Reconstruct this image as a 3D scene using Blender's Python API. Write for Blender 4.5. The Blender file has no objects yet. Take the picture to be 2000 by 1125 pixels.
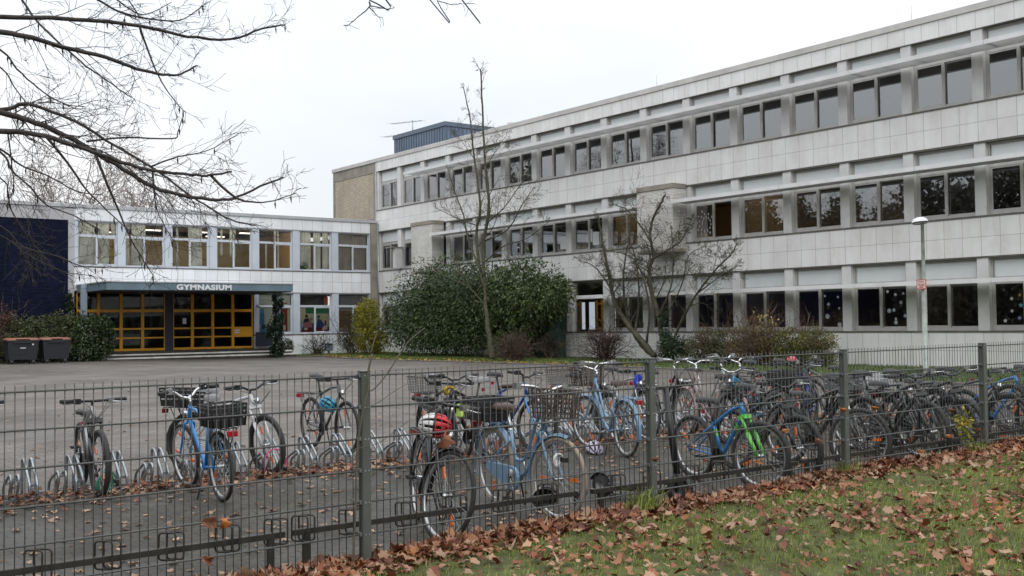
import bpy, math, random
import numpy as np
from mathutils import Vector, Matrix

SC = bpy.context.scene
COL = SC.collection
R = math.radians
rng = random.Random(11)
nrng = np.random.default_rng(7)

# ------------------------------------------------------------------ materials
def _nt(name):
    m = bpy.data.materials.new(name); m.use_nodes = True
    nt = m.node_tree
    for n in list(nt.nodes): nt.nodes.remove(n)
    out = nt.nodes.new('ShaderNodeOutputMaterial')
    return m, nt, out
def c4(c): return (c[0], c[1], c[2], 1.0)
def ramp(nt, stops):
    n = nt.nodes.new('ShaderNodeValToRGB')
    e = n.color_ramp.elements
    while len(e) > 1: e.remove(e[-1])
    e[0].position = stops[0][0]; e[0].color = c4(stops[0][1])
    for p, c in stops[1:]:
        x = e.new(p); x.color = c4(c)
    return n
def mixc(nt, fac, a, b, blend='MIX'):
    n = nt.nodes.new('ShaderNodeMix'); n.data_type = 'RGBA'; n.blend_type = blend
    L = nt.links.new
    for s, v in ((0, fac), (6, a), (7, b)):
        if hasattr(v, 'links'): L(v, n.inputs[s])
        elif s == 0: n.inputs[0].default_value = v
        else: n.inputs[s].default_value = c4(v)
    return n.outputs[2]
def noise(nt, vec, scale, detail=4, rough=.55):
    n = nt.nodes.new('ShaderNodeTexNoise'); n.inputs['Scale'].default_value = scale
    n.inputs['Detail'].default_value = detail; n.inputs['Roughness'].default_value = rough
    if vec is not None: nt.links.new(vec, n.inputs['Vector'])
    return n.outputs['Fac']
def mapping(nt, vec, sc=(1, 1, 1), loc=(0, 0, 0), rot=(0, 0, 0)):
    n = nt.nodes.new('ShaderNodeMapping')
    n.inputs['Scale'].default_value = sc; n.inputs['Location'].default_value = loc; n.inputs['Rotation'].default_value = rot
    nt.links.new(vec, n.inputs['Vector']); return n.outputs[0]
_M = {}
def mat(name, col, rough=.6, metal=0., vary=.12, scale=6., bump=0., bscale=40., spec=.5, coat=0., rust=None):
    if name in _M: return _M[name]
    m, nt, out = _nt(name)
    b = nt.nodes.new('ShaderNodeBsdfPrincipled')
    b.inputs['Roughness'].default_value = rough; b.inputs['Metallic'].default_value = metal
    b.inputs['Specular IOR Level'].default_value = spec; b.inputs['Coat Weight'].default_value = coat
    tc = nt.nodes.new('ShaderNodeTexCoord'); v = tc.outputs['Object']
    f = noise(nt, v, scale)
    lo = tuple(c * (1 - vary) for c in col); hi = tuple(min(1, c * (1 + vary)) for c in col)
    r = ramp(nt, [(.3, lo), (.7, hi)]); nt.links.new(f, r.inputs[0])
    colr = r.outputs[0]
    if rust:
        rr = ramp(nt, [(.52, (0, 0, 0)), (.68, (1, 1, 1))]); nt.links.new(noise(nt, v, scale * .7, 6, .7), rr.inputs[0])
        colr = mixc(nt, rr.outputs[0], colr, rust)
    nt.links.new(colr, b.inputs['Base Color'])
    if bump:
        bp = nt.nodes.new('ShaderNodeBump'); bp.inputs['Strength'].default_value = bump; bp.inputs['Distance'].default_value = .01
        nt.links.new(noise(nt, v, bscale), bp.inputs['Height']); nt.links.new(bp.outputs[0], b.inputs['Normal'])
    nt.links.new(b.outputs[0], out.inputs[0])
    _M[name] = m; return m
def leafmat(name, stops, rough=.5, trans=.25, spec=.4):
    if name in _M: return _M[name]
    m, nt, out = _nt(name)
    g = nt.nodes.new('ShaderNodeNewGeometry')
    r = ramp(nt, stops); nt.links.new(g.outputs['Random Per Island'], r.inputs[0])
    b = nt.nodes.new('ShaderNodeBsdfPrincipled'); b.inputs['Roughness'].default_value = rough
    b.inputs['Specular IOR Level'].default_value = spec
    tc = nt.nodes.new('ShaderNodeTexCoord')
    f = ramp(nt, [(.3, (.66, .66, .64)), (.7, (1.25, 1.25, 1.2))]); nt.links.new(noise(nt, tc.outputs['Object'], 1.3, 4), f.inputs[0])
    col = mixc(nt, 1., r.outputs[0], f.outputs[0], 'MULTIPLY')
    nt.links.new(col, b.inputs['Base Color'])
    t = nt.nodes.new('ShaderNodeBsdfTranslucent'); nt.links.new(col, t.inputs[0])
    mx = nt.nodes.new('ShaderNodeMixShader'); mx.inputs[0].default_value = trans
    nt.links.new(b.outputs[0], mx.inputs[1]); nt.links.new(t.outputs[0], mx.inputs[2])
    nt.links.new(mx.outputs[0], out.inputs[0]); _M[name] = m; return m
def tilemat(name, axis, base, w=.623, h=.615, stain=.3, seed=0., mort=(.2, .2, .2), msize=.007, vary=.05, offset=0., rough=.45, bumpd=.004, spec=.5):
    if name in _M: return _M[name]
    m, nt, out = _nt(name); L = nt.links.new
    tc = nt.nodes.new('ShaderNodeTexCoord'); sep = nt.nodes.new('ShaderNodeSeparateXYZ'); L(tc.outputs['Object'], sep.inputs[0])
    cmb = nt.nodes.new('ShaderNodeCombineXYZ'); L(sep.outputs['Y' if axis == 'y' else 'X'], cmb.inputs[0]); L(sep.outputs['Z'], cmb.inputs[1])
    br = nt.nodes.new('ShaderNodeTexBrick'); br.offset = offset; br.offset_frequency = 2; br.squash = 1
    L(cmb.outputs[0], br.inputs['Vector'])
    for k, v in (('Scale', 1.), ('Mortar Size', msize), ('Mortar Smooth', .1), ('Bias', 0.), ('Brick Width', w), ('Row Height', h)): br.inputs[k].default_value = v
    br.inputs['Color1'].default_value = c4([c * (1 - vary) for c in base]); br.inputs['Color2'].default_value = c4([c * (1 + vary) for c in base]); br.inputs['Mortar'].default_value = c4(mort)
    geo = nt.nodes.new('ShaderNodeNewGeometry')
    st = mapping(nt, geo.outputs['Position'], (.8, .8, .16), (seed, seed, 0))
    r1 = ramp(nt, [(.42, (1, 1, 1)), (.72, (1 - stain, 1 - stain * 1.05, 1 - stain * 1.15))]); L(noise(nt, st, 1.6, 6, .65), r1.inputs[0])
    r2 = ramp(nt, [(.45, (1, 1, 1)), (.62, (1 - stain * .5, 1 - stain * .52, 1 - stain * .56))]); L(noise(nt, mapping(nt, geo.outputs['Position'], (1, 1, 1), (seed + 5, 0, 0)), 1.1, 8, .72), r2.inputs[0])
    c = mixc(nt, 1., br.outputs['Color'], r1.outputs[0], 'MULTIPLY'); c = mixc(nt, 1., c, r2.outputs[0], 'MULTIPLY')
    # run-off streaks and tide marks left by rain
    rs = ramp(nt, [(.50, (1, 1, 1)), (.68, (.90, .888, .87)), (.82, (.78, .76, .73))]); L(noise(nt, mapping(nt, geo.outputs['Position'], (3.2, 3.2, .42), (seed * 2, 0, 0)), 1.5, 7, .7), rs.inputs[0])
    rm = ramp(nt, [(.42, (0, 0, 0)), (.62, (1, 1, 1))]); L(noise(nt, mapping(nt, geo.outputs['Position'], (.35, .35, 1.6), (seed, 3, 0)), .9, 4, .6), rm.inputs[0])
    c = mixc(nt, rm.outputs[0], c, mixc(nt, 1., c, rs.outputs[0], 'MULTIPLY'))
    # grime gathered under ledges: a run-off band along the top and foot of the panel row
    b = nt.nodes.new('ShaderNodeBsdfPrincipled'); b.inputs['Roughness'].default_value = rough; b.inputs['Specular IOR Level'].default_value = spec; L(c, b.inputs['Base Color'])
    bp = nt.nodes.new('ShaderNodeBump'); bp.inputs['Strength'].default_value = .6; bp.inputs['Distance'].default_value = bumpd; bp.invert = True
    L(br.outputs['Fac'], bp.inputs['Height']); L(bp.outputs[0], b.inputs['Normal'])
    L(b.outputs[0], out.inputs[0]); _M[name] = m; return m
def glassmat(name, tint=.8, ior=1.9, col=(1, 1, 1)):
    if name in _M: return _M[name]
    m, nt, out = _nt(name); L = nt.links.new
    t = nt.nodes.new('ShaderNodeBsdfTransparent'); t.inputs[0].default_value = (tint * col[0], tint * col[1], tint * col[2], 1)
    g = nt.nodes.new('ShaderNodeBsdfGlossy'); g.inputs['Roughness'].default_value = .01; g.inputs[0].default_value = (.95, .97, 1, 1)
    fr = nt.nodes.new('ShaderNodeFresnel'); fr.inputs[0].default_value = ior
    tc = nt.nodes.new('ShaderNodeTexCoord')
    bp = nt.nodes.new('ShaderNodeBump'); bp.inputs['Strength'].default_value = .012; bp.inputs['Distance'].default_value = .02
    L(noise(nt, tc.outputs['Object'], 1.3, 1), bp.inputs['Height']); L(bp.outputs[0], g.inputs['Normal'])
    mx = nt.nodes.new('ShaderNodeMixShader'); L(fr.outputs[0], mx.inputs[0]); L(t.outputs[0], mx.inputs[1]); L(g.outputs[0], mx.inputs[2])
    L(mx.outputs[0], out.inputs[0]); _M[name] = m; return m
def emitmat(name, col, s):
    if name in _M: return _M[name]
    m, nt, out = _nt(name); e = nt.nodes.new('ShaderNodeEmission'); e.inputs[0].default_value = c4(col); e.inputs[1].default_value = s
    nt.links.new(e.outputs[0], out.inputs[0]); _M[name] = m; return m

# ------------------------------------------------------------------ mesh builder
class MB:
    def __init__(s): s.v = []; s.f = []; s.sm = []; s.mi = []
    def add(s, vs, fs, smooth=False, mi=0):
        o = len(s.v); s.v.extend([tuple(p) for p in vs]); s.f.extend([tuple(i + o for i in f) for f in fs])
        s.sm.extend([smooth] * len(fs)); s.mi.extend([mi] * len(fs)); return s
    def box(s, x0, x1, y0, y1, z0, z1, M=None, mi=0):
        vs = [Vector((x, y, z)) for z in (z0, z1) for y in (y0, y1) for x in (x0, x1)]
        if M is not None: vs = [M @ v for v in vs]
        return s.add(vs, [(0, 2, 3, 1), (4, 5, 7, 6), (0, 1, 5, 4), (2, 6, 7, 3), (0, 4, 6, 2), (1, 3, 7, 5)], mi=mi)
    def cbox(s, x0, x1, y0, y1, z0, z1, b=.01, M=None, mi=0):
        # box with chamfered edges
        bm = _cham(x0, x1, y0, y1, z0, z1, b)
        vs, fs = bm
        if M is not None: vs = [M @ Vector(v) for v in vs]
        return s.add(vs, fs, mi=mi)
    def tube(s, pts, r, n=8, closed=False, cap=True, mi=0, smooth=True):
        P = [Vector(p) for p in pts]; m = len(P)
        rr = r if hasattr(r, '__len__') else [r] * m
        if m < 2: return s
        T = []
        for i in range(m):
            a = P[i - 1] if (i or closed) else P[0]; b = P[(i + 1) % m] if (i < m - 1 or closed) else P[-1]
            d = b - a; T.append(d.normalized() if d.length > 1e-9 else Vector((0, 0, 1)))
        up = Vector((0, 0, 1)) if abs(T[0].z) < .9 else Vector((1, 0, 0))
        nx = T[0].cross(up).normalized(); vs = []; fs = []
        for i in range(m):
            nx = nx - T[i] * nx.dot(T[i])
            nx = nx.normalized() if nx.length > 1e-6 else T[i].orthogonal().normalized()
            ny = T[i].cross(nx)
            for k in range(n):
                a = 2 * math.pi * k / n; vs.append(P[i] + (nx * math.cos(a) + ny * math.sin(a)) * rr[i])
        for i in range(m if closed else m - 1):
            j = (i + 1) % m
            for k in range(n):
                l = (k + 1) % n; fs.append((i * n + k, i * n + l, j * n + l, j * n + k))
        if cap and not closed: fs.append(tuple(range(n - 1, -1, -1))); fs.append(tuple((m - 1) * n + k for k in range(n)))
        return s.add(vs, fs, smooth, mi)
    def lathe(s, prof, c=(0, 0, 0), n=16, axis='z', M=None, mi=0, smooth=True):
        vs = []; fs = []
        for r, h in prof:
            for k in range(n):
                a = 2 * math.pi * k / n; x, y = r * math.cos(a), r * math.sin(a)
                p = {'z': (x, y, h), 'y': (x, h, y), 'x': (h, x, y)}[axis]
                p = Vector((p[0] + c[0], p[1] + c[1], p[2] + c[2])); vs.append(M @ p if M is not None else p)
        for i in range(len(prof) - 1):
            for k in range(n):
                l = (k + 1) % n; fs.append((i * n + k, i * n + l, (i + 1) * n + l, (i + 1) * n + k))
        fs.append(tuple(range(n))); fs.append(tuple((len(prof) - 1) * n + k for k in range(n - 1, -1, -1)))
        return s.add(vs, fs, smooth, mi)
    def poly(s, pts, d=None, mi=0):
        # flat polygon, optionally extruded by vector d
        k = len(pts)
        if d is None: return s.add(pts, [tuple(range(k))], mi=mi)
        d = Vector(d); vs = [Vector(p) for p in pts] + [Vector(p) + d for p in pts]
        fs = [tuple(range(k - 1, -1, -1)), tuple(range(k, 2 * k))] + [(i, (i + 1) % k, k + (i + 1) % k, k + i) for i in range(k)]
        return s.add(vs, fs, mi=mi)
    def mesh(s, name, mats, origin=(0, 0, 0)):
        me = bpy.data.meshes.new(name)
        v = np.array([tuple(p) for p in s.v], dtype=np.float64).reshape(-1, 3) - np.array(origin)
        me.from_pydata(v.tolist(), [], s.f)
        me.polygons.foreach_set('use_smooth', s.sm); me.polygons.foreach_set('material_index', s.mi)
        for m in (mats if isinstance(mats, (list, tuple)) else [mats]): me.materials.append(m)
        me.update(); return me
    def build(s, name, mats, parent=None, origin=(0, 0, 0), **kw):
        return link(name, s.mesh(name, mats, origin), parent, origin, **kw)
def _cham(x0, x1, y0, y1, z0, z1, b):
    import bmesh
    bm = bmesh.new(); bmesh.ops.create_cube(bm, size=1)
    for v in bm.verts:
        v.co = Vector((x0 + (v.co.x + .5) * (x1 - x0), y0 + (v.co.y + .5) * (y1 - y0), z0 + (v.co.z + .5) * (z1 - z0)))
    bmesh.ops.bevel(bm, geom=list(bm.edges), offset=b, segments=1, affect='EDGES')
    bm.verts.index_update()
    r = [v.co.copy() for v in bm.verts], [tuple(v.index for v in f.verts) for f in bm.faces]
    bm.free(); return r
def link(name, me, parent=None, origin=(0, 0, 0), matrix=None, kind=None, label=None, cat=None, group=None):
    """origin is in world space for meshes built in world space; children of unrotated roots only"""
    o = bpy.data.objects.new(name, me); COL.objects.link(o)
    if parent is not None:
        o.parent = parent
        o.location = Vector(origin) - _wl(parent) if matrix is None else (0, 0, 0)
    else: o.location = origin
    if matrix is not None: o.matrix_local = matrix
    if kind: o['kind'] = kind
    if label: o['label'] = label
    if cat: o['category'] = cat
    if group: o['group'] = group
    return o
def _wl(o):
    v = Vector(o.location)
    while o.parent is not None: o = o.parent; v += Vector(o.location)
    return v
def thing(name, label, cat, loc=(0, 0, 0), rz=0., group=None):
    o = bpy.data.objects.new(name, None); COL.objects.link(o); o.empty_display_size = .2
    o.location = loc; o.rotation_euler = (0, 0, rz); o['label'] = label; o['category'] = cat
    if group: o['group'] = group
    return o
def fastmesh(name, V, F, mats):
    """V (n,3) float, F (m,k) int with one k"""
    me = bpy.data.meshes.new(name); V = np.asarray(V, dtype=np.float32); F = np.asarray(F, dtype=np.int32); k = F.shape[1]
    me.vertices.add(len(V)); me.vertices.foreach_set('co', V.ravel())
    me.loops.add(F.size); me.loops.foreach_set('vertex_index', F.ravel())
    me.polygons.add(len(F)); me.polygons.foreach_set('loop_start', np.arange(0, F.size, k, dtype=np.int32))
    for m in (mats if isinstance(mats, (list, tuple)) else [mats]): me.materials.append(m)
    me.update(calc_edges=True); me.validate(); return me

# ------------------------------------------------------------------ foliage helpers
def unit(a): return a / np.maximum(np.linalg.norm(a, axis=1, keepdims=True), 1e-9)
def leafquads(P, D, S, L, W, fold=.25):
    """P base points, D axis dirs, S side dirs; L, W arrays -> verts, quads (folded rhombus as two tris sharing verts)"""
    n = len(P); Nn = unit(np.cross(D, S))
    L = np.broadcast_to(L, (n,))[:, None]; W = np.broadcast_to(W, (n,))[:, None]
    a = P; b = P + D * L * .5 + S * W * .5 + Nn * W * fold; c = P + D * L; d = P + D * L * .5 - S * W * .5 + Nn * W * fold
    V = np.stack([a, b, c, d], 1).reshape(-1, 3); i = np.arange(n)[:, None] * 4
    F = np.concatenate([i + [0, 1, 2], i + [0, 2, 3]], 1).reshape(-1, 3)
    return V, F
def blob_points(ells, n, shell=.55):
    """points in a union of ellipsoids (cx,cy,cz,rx,ry,rz), biased to the shell; returns points and outward dirs"""
    w = np.array([e[3] * e[4] + e[4] * e[5] + e[3] * e[5] for e in ells]); k = nrng.choice(len(ells), n, p=w / w.sum())
    d = unit(nrng.normal(size=(n, 3))); r = 1 - np.abs(nrng.normal(size=n)) * (1 - shell); r = np.clip(r, .1, 1.06)
    E = np.array(ells)[k]; return E[:, :3] + d * r[:, None] * E[:, 3:], unit(d / E[:, 3:])
def foliage(name, ells, n, L, W, mats, parent, droop=.4, zmin=.03, shell=.6, origin=(0, 0, 0), jitter=.25, keep=None):
    P, O = blob_points(ells, n, shell)
    P = P + nrng.normal(size=P.shape) * jitter * .3
    # break the surface into clumps: pull points towards random clump centres
    m = max(6, n // 220); cidx = nrng.choice(len(P), m); C = P[cidx]
    near = np.argmin(((P[:, None, :] - C[None, :, :]) ** 2).sum(2), 1) if n * m < 4e6 else nrng.choice(m, n)
    P = P + (C[near] - P) * nrng.uniform(.0, .45, size=(n, 1))
    ok = P[:, 2] > zmin
    if keep is not None: ok &= keep(P)
    P = P[ok]; O = O[ok]; n = len(P)
    D = unit(O * .7 + nrng.normal(size=(n, 3)) * .65 + np.array([0, 0, -droop])); S = unit(np.cross(D, nrng.normal(size=(n, 3)) * .6 + O))
    V, F = leafquads(P, D, S, nrng.uniform(.7, 1.3, n) * L, nrng.uniform(.75, 1.25, n) * W)
    return link(name, fastmesh(name, V - np.array(origin), F, mats), parent, origin)

def twig(mb, p, d, length, r, depth, rg, droop=0., split=3, wob=.22, n=4, ratio=.6, minr=.0016):
    """a bent shoot with side shoots"""
    seg = max(3, int(length / .12)) if depth else 3; seg = min(seg, 9)
    pts = [Vector(p)]; dd = Vector(d).normalized()
    for i in range(seg):
        dd = (dd + Vector((rg.gauss(0, wob), rg.gauss(0, wob), rg.gauss(0, wob) - droop * .15))).normalized()
        pts.append(pts[-1] + dd * (length / seg))
    rad = [max(minr, r * (1 - .75 * i / seg)) for i in range(seg + 1)]
    mb.tube(pts, rad, n if depth > 0 else 3, cap=False)
    if depth > 0:
        k = split + rg.randint(0, 1)
        for j in range(k):
            t = rg.uniform(.25, .98); i = min(seg - 1, int(t * seg)); q = pts[i].lerp(pts[i + 1], t * seg - i)
            ax = (pts[i + 1] - pts[i]).normalized()
            side = ax.cross(Vector((rg.gauss(0, 1), rg.gauss(0, 1), rg.gauss(0, 1)))).normalized()
            nd = ax * rg.uniform(.55, 1.) + side * rg.uniform(.45, .95)
            twig(mb, q, nd, length * ratio * rg.uniform(.6, 1.15), max(minr, rad[i] * .6), depth - 1, rg, droop, split, wob, n, ratio, minr)
def spline(pts, k=5):
    P = [Vector(p) for p in pts]; out = []
    for i in range(len(P) - 1):
        a = P[max(i - 1, 0)]; b = P[i]; c = P[i + 1]; d = P[min(i + 2, len(P) - 1)]
        for j in range(k):
            t = j / k; out.append(.5 * ((2 * b) + (c - a) * t + (2 * a - 5 * b + 4 * c - d) * t * t + (3 * b - a - 3 * c + d) * t ** 3))
    out.append(P[-1]); return out

# ------------------------------------------------------------------ palette
WHITE_TILE_Y = tilemat('white facade tiles', 'y', (.81, .81, .81), seed=1.3, stain=.15, mort=(.36, .36, .36), vary=.03)
WHITE_TILE_X = tilemat('white entrance wing tiles', 'x', (.81, .835, .875), seed=8.1, stain=.11, mort=(.26, .26, .27))
BRICK_Y = tilemat('buff end brick', 'y', (.50, .435, .33), w=.28, h=.10, offset=.5, seed=3., mort=(.30, .255, .19), msize=.014, vary=.1, stain=.2, bumpd=.02)
NAVY_BRICK = tilemat('navy glazed brick', 'x', (.009, .012, .032), w=.25, h=.08, offset=.5, seed=2., mort=(.006, .007, .014), msize=.01, vary=.35, stain=.2, rough=.5, spec=.04)
SPLIT_BRICK = tilemat('white split brick', 'y', (.76, .75, .72), w=.24, h=.06, offset=.5, seed=4., mort=(.46, .45, .43), msize=.012, vary=.1, stain=.2, bumpd=.02)
CONC = mat('weathered concrete', (.27, .245, .21), .85, vary=.25, scale=1.4, bump=.3)
CONC_PALE = mat('pale concrete coping', (.54, .53, .515), .75, vary=.14, scale=1.1, bump=.15)
COPING_BLUE = mat('grey metal coping', (.40, .41, .43), .5, vary=.1, scale=1.2)
PIER = mat('painted pier', (.64, .64, .64), .55, vary=.1, scale=1.5)
PIER_BLUE = mat('pale blue pier', (.50, .55, .62), .5, vary=.06, scale=1.5)
FRAME = mat('aluminium window frame', (.47, .465, .45), .42, .1, vary=.12, scale=2.5)
FRAME_BLUE = mat('pale blue window frame', (.52, .56, .62), .42, vary=.06, scale=2.)
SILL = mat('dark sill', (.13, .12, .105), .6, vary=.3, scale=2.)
TRANSOM = mat('opal transom glass', (.70, .735, .75), .3, vary=.06, scale=1.2, spec=.6)
SHADE = mat('aluminium sunshade', (.70, .705, .715), .5, .0, vary=.08, scale=1.5)
GLASS = glassmat('window glass', .8, 3.1)
GLASS_DARK = glassmat('entrance glass', .5, 1.55)
STEELBLUE = mat('steel blue sheet', (.12, .165, .235), .5, vary=.18, scale=1.2)
CANOPY = mat('canopy paint', (.13, .19, .235), .5, vary=.16, scale=1.6)
YELLOW = mat('yellow door frame', (.76, .37, .025), .42, vary=.12, scale=2.)
NAVY = mat('navy panel', (.03, .035, .06), .5)
ROOM = mat('room wall', (.26, .25, .235), .85, vary=.1, scale=.8)
ROOM_WARM = mat('warm room wall', (.36, .26, .14), .85, vary=.2, scale=.7)
ROOM_YELLOW = mat('yellow room wall', (.60, .50, .30), .85, vary=.15, scale=.8)
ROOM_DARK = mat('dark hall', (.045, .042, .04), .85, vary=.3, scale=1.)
CURTAIN = leafmat('white curtain', [(0, (.74, .79, .79)), (1, (.80, .85, .85))], .8, .45, .2)
_CURT = mat('white curtain plain', (.78, .83, .83), .85, vary=.08, scale=3.)
CURTAIN_BEIGE = mat('beige curtain', (.46, .43, .36), .85, vary=.12, scale=3.)
PAPER = mat('white paper', (.75, .76, .78), .8, vary=.05)
LAMP = emitmat('fluorescent lamp', (1, .9, .72), 2.6)
FILLW = emitmat('added curtain fill strip', (1, .88, .68), 11.)
FILLG = emitmat('added dim fill strip', (1, .9, .75), 2.)
LAMP2 = emitmat('classroom lamp', (1, .82, .55), 9.)
BARK = mat('dark bark', (.042, .035, .032), .85, vary=.4, scale=14., bump=.6)
BARK_GREEN = mat('mossy bark', (.072, .068, .042), .9, vary=.45, scale=7., bump=.6)
BARK_BROWN = mat('brown twigs', (.085, .058, .045), .9, vary=.35, scale=9.)
FENCE = mat('grey green fence paint', (.085, .093, .085), .45, .0, vary=.12, scale=8., rust=(.085, .085, .07))
FENCE_ROD = mat('galvanised rod', (.062, .067, .064), .5, .0, vary=.15, scale=9.)
ZINC = mat('zinc tube', (.33, .36, .385), .36, .75, vary=.22, scale=12.)
RACKDARK = mat('dark rack steel', (.045, .04, .035), .55, .3, vary=.3, scale=9.)

# ------------------------------------------------------------------ camera, sky, sun
cam = bpy.data.cameras.new('camera'); cam.sensor_width = 36; cam.lens = 36 * 2088.93 / 2000; cam.clip_end = 1500; cam.clip_start = .05
co = bpy.data.objects.new('camera', cam); COL.objects.link(co); SC.camera = co
RT = Vector((.795865, -.605347, -.012390)); DN = Vector((.010331, .034037, -.999367)); FW = Vector((.605386, .795233, .033343))
co.matrix_world = Matrix(((RT.x, -DN.x, -FW.x, 0), (RT.y, -DN.y, -FW.y, 0), (RT.z, -DN.z, -FW.z, 1.65), (0, 0, 0, 1)))

W = bpy.data.worlds.new('World'); SC.world = W; W.use_nodes = True
nt = W.node_tree
for n in list(nt.nodes): nt.nodes.remove(n)
wo = nt.nodes.new('ShaderNodeOutputWorld')
sky = nt.nodes.new('ShaderNodeTexSky'); sky.sky_type = 'NISHITA'; sky.sun_disc = False
SUN_EL, SUN_AZ = R(40), R(203)       # azimuth measured from +Y towards +X
sky.sun_elevation = SUN_EL; sky.sun_rotation = SUN_AZ; sky.dust_density = 3.
b1 = nt.nodes.new('ShaderNodeBackground'); b1.inputs[1].default_value = .1; nt.links.new(sky.outputs[0], b1.inputs[0])
b2 = nt.nodes.new('ShaderNodeBackground'); lsep = nt.nodes.new('ShaderNodeSeparateXYZ'); lm_ = nt.nodes.new('ShaderNodeMath'); lm_.operation = 'MULTIPLY_ADD'; lm_.inputs[1].default_value = 1.4; lm_.inputs[2].default_value = .93; lm_.use_clamp = False; nt.links.new(lsep.outputs[2], lm_.inputs[0]); lmx = nt.nodes.new('ShaderNodeMath'); lmx.operation = 'MAXIMUM'; lmx.inputs[1].default_value = .7; nt.links.new(lm_.outputs[0], lmx.inputs[0]); nt.links.new(lmx.outputs[0], b2.inputs[1])
tc = nt.nodes.new('ShaderNodeTexCoord')
nt.links.new(tc.outputs['Generated'], lsep.inputs[0])
nz = noise(nt, mapping(nt, tc.outputs['Generated'], (1, 1, 2.2), (.3, .1, .2)), 1.7, 5, .5)
cr = ramp(nt, [(.30, (.74, .785, .84)), (.44, (.85, .88, .915)), (.56, (.95, .96, .975)), (.66, (1., 1., 1.))]); nt.links.new(nz, cr.inputs[0]); nt.links.new(cr.outputs[0], b2.inputs[0])
mx = nt.nodes.new('ShaderNodeMixShader'); mx.inputs[0].default_value = .93
nt.links.new(b1.outputs[0], mx.inputs[1]); nt.links.new(b2.outputs[0], mx.inputs[2]); nt.links.new(mx.outputs[0], wo.inputs[0])
sl = bpy.data.lights.new('sun', 'SUN'); sl.energy = .7; sl.angle = R(40); sl.color = (1, .96, .9)
so = bpy.data.objects.new('sun', sl); COL.objects.link(so)
sd = Vector((math.sin(SUN_AZ) * math.cos(SUN_EL), math.cos(SUN_AZ) * math.cos(SUN_EL), math.sin(SUN_EL)))
so.rotation_euler = sd.to_track_quat('Z', 'Y').to_euler(); so.location = (0, -20, 40)
SC.view_settings.view_transform = 'Standard'; SC.view_settings.look = 'None'; SC.view_settings.exposure = 0; SC.view_settings.gamma = 1
SC.cycles.max_bounces = 8; SC.cycles.transparent_max_bounces = 24; SC.cycles.glossy_bounces = 3
SC.cycles.sample_clamp_indirect = 6

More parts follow.
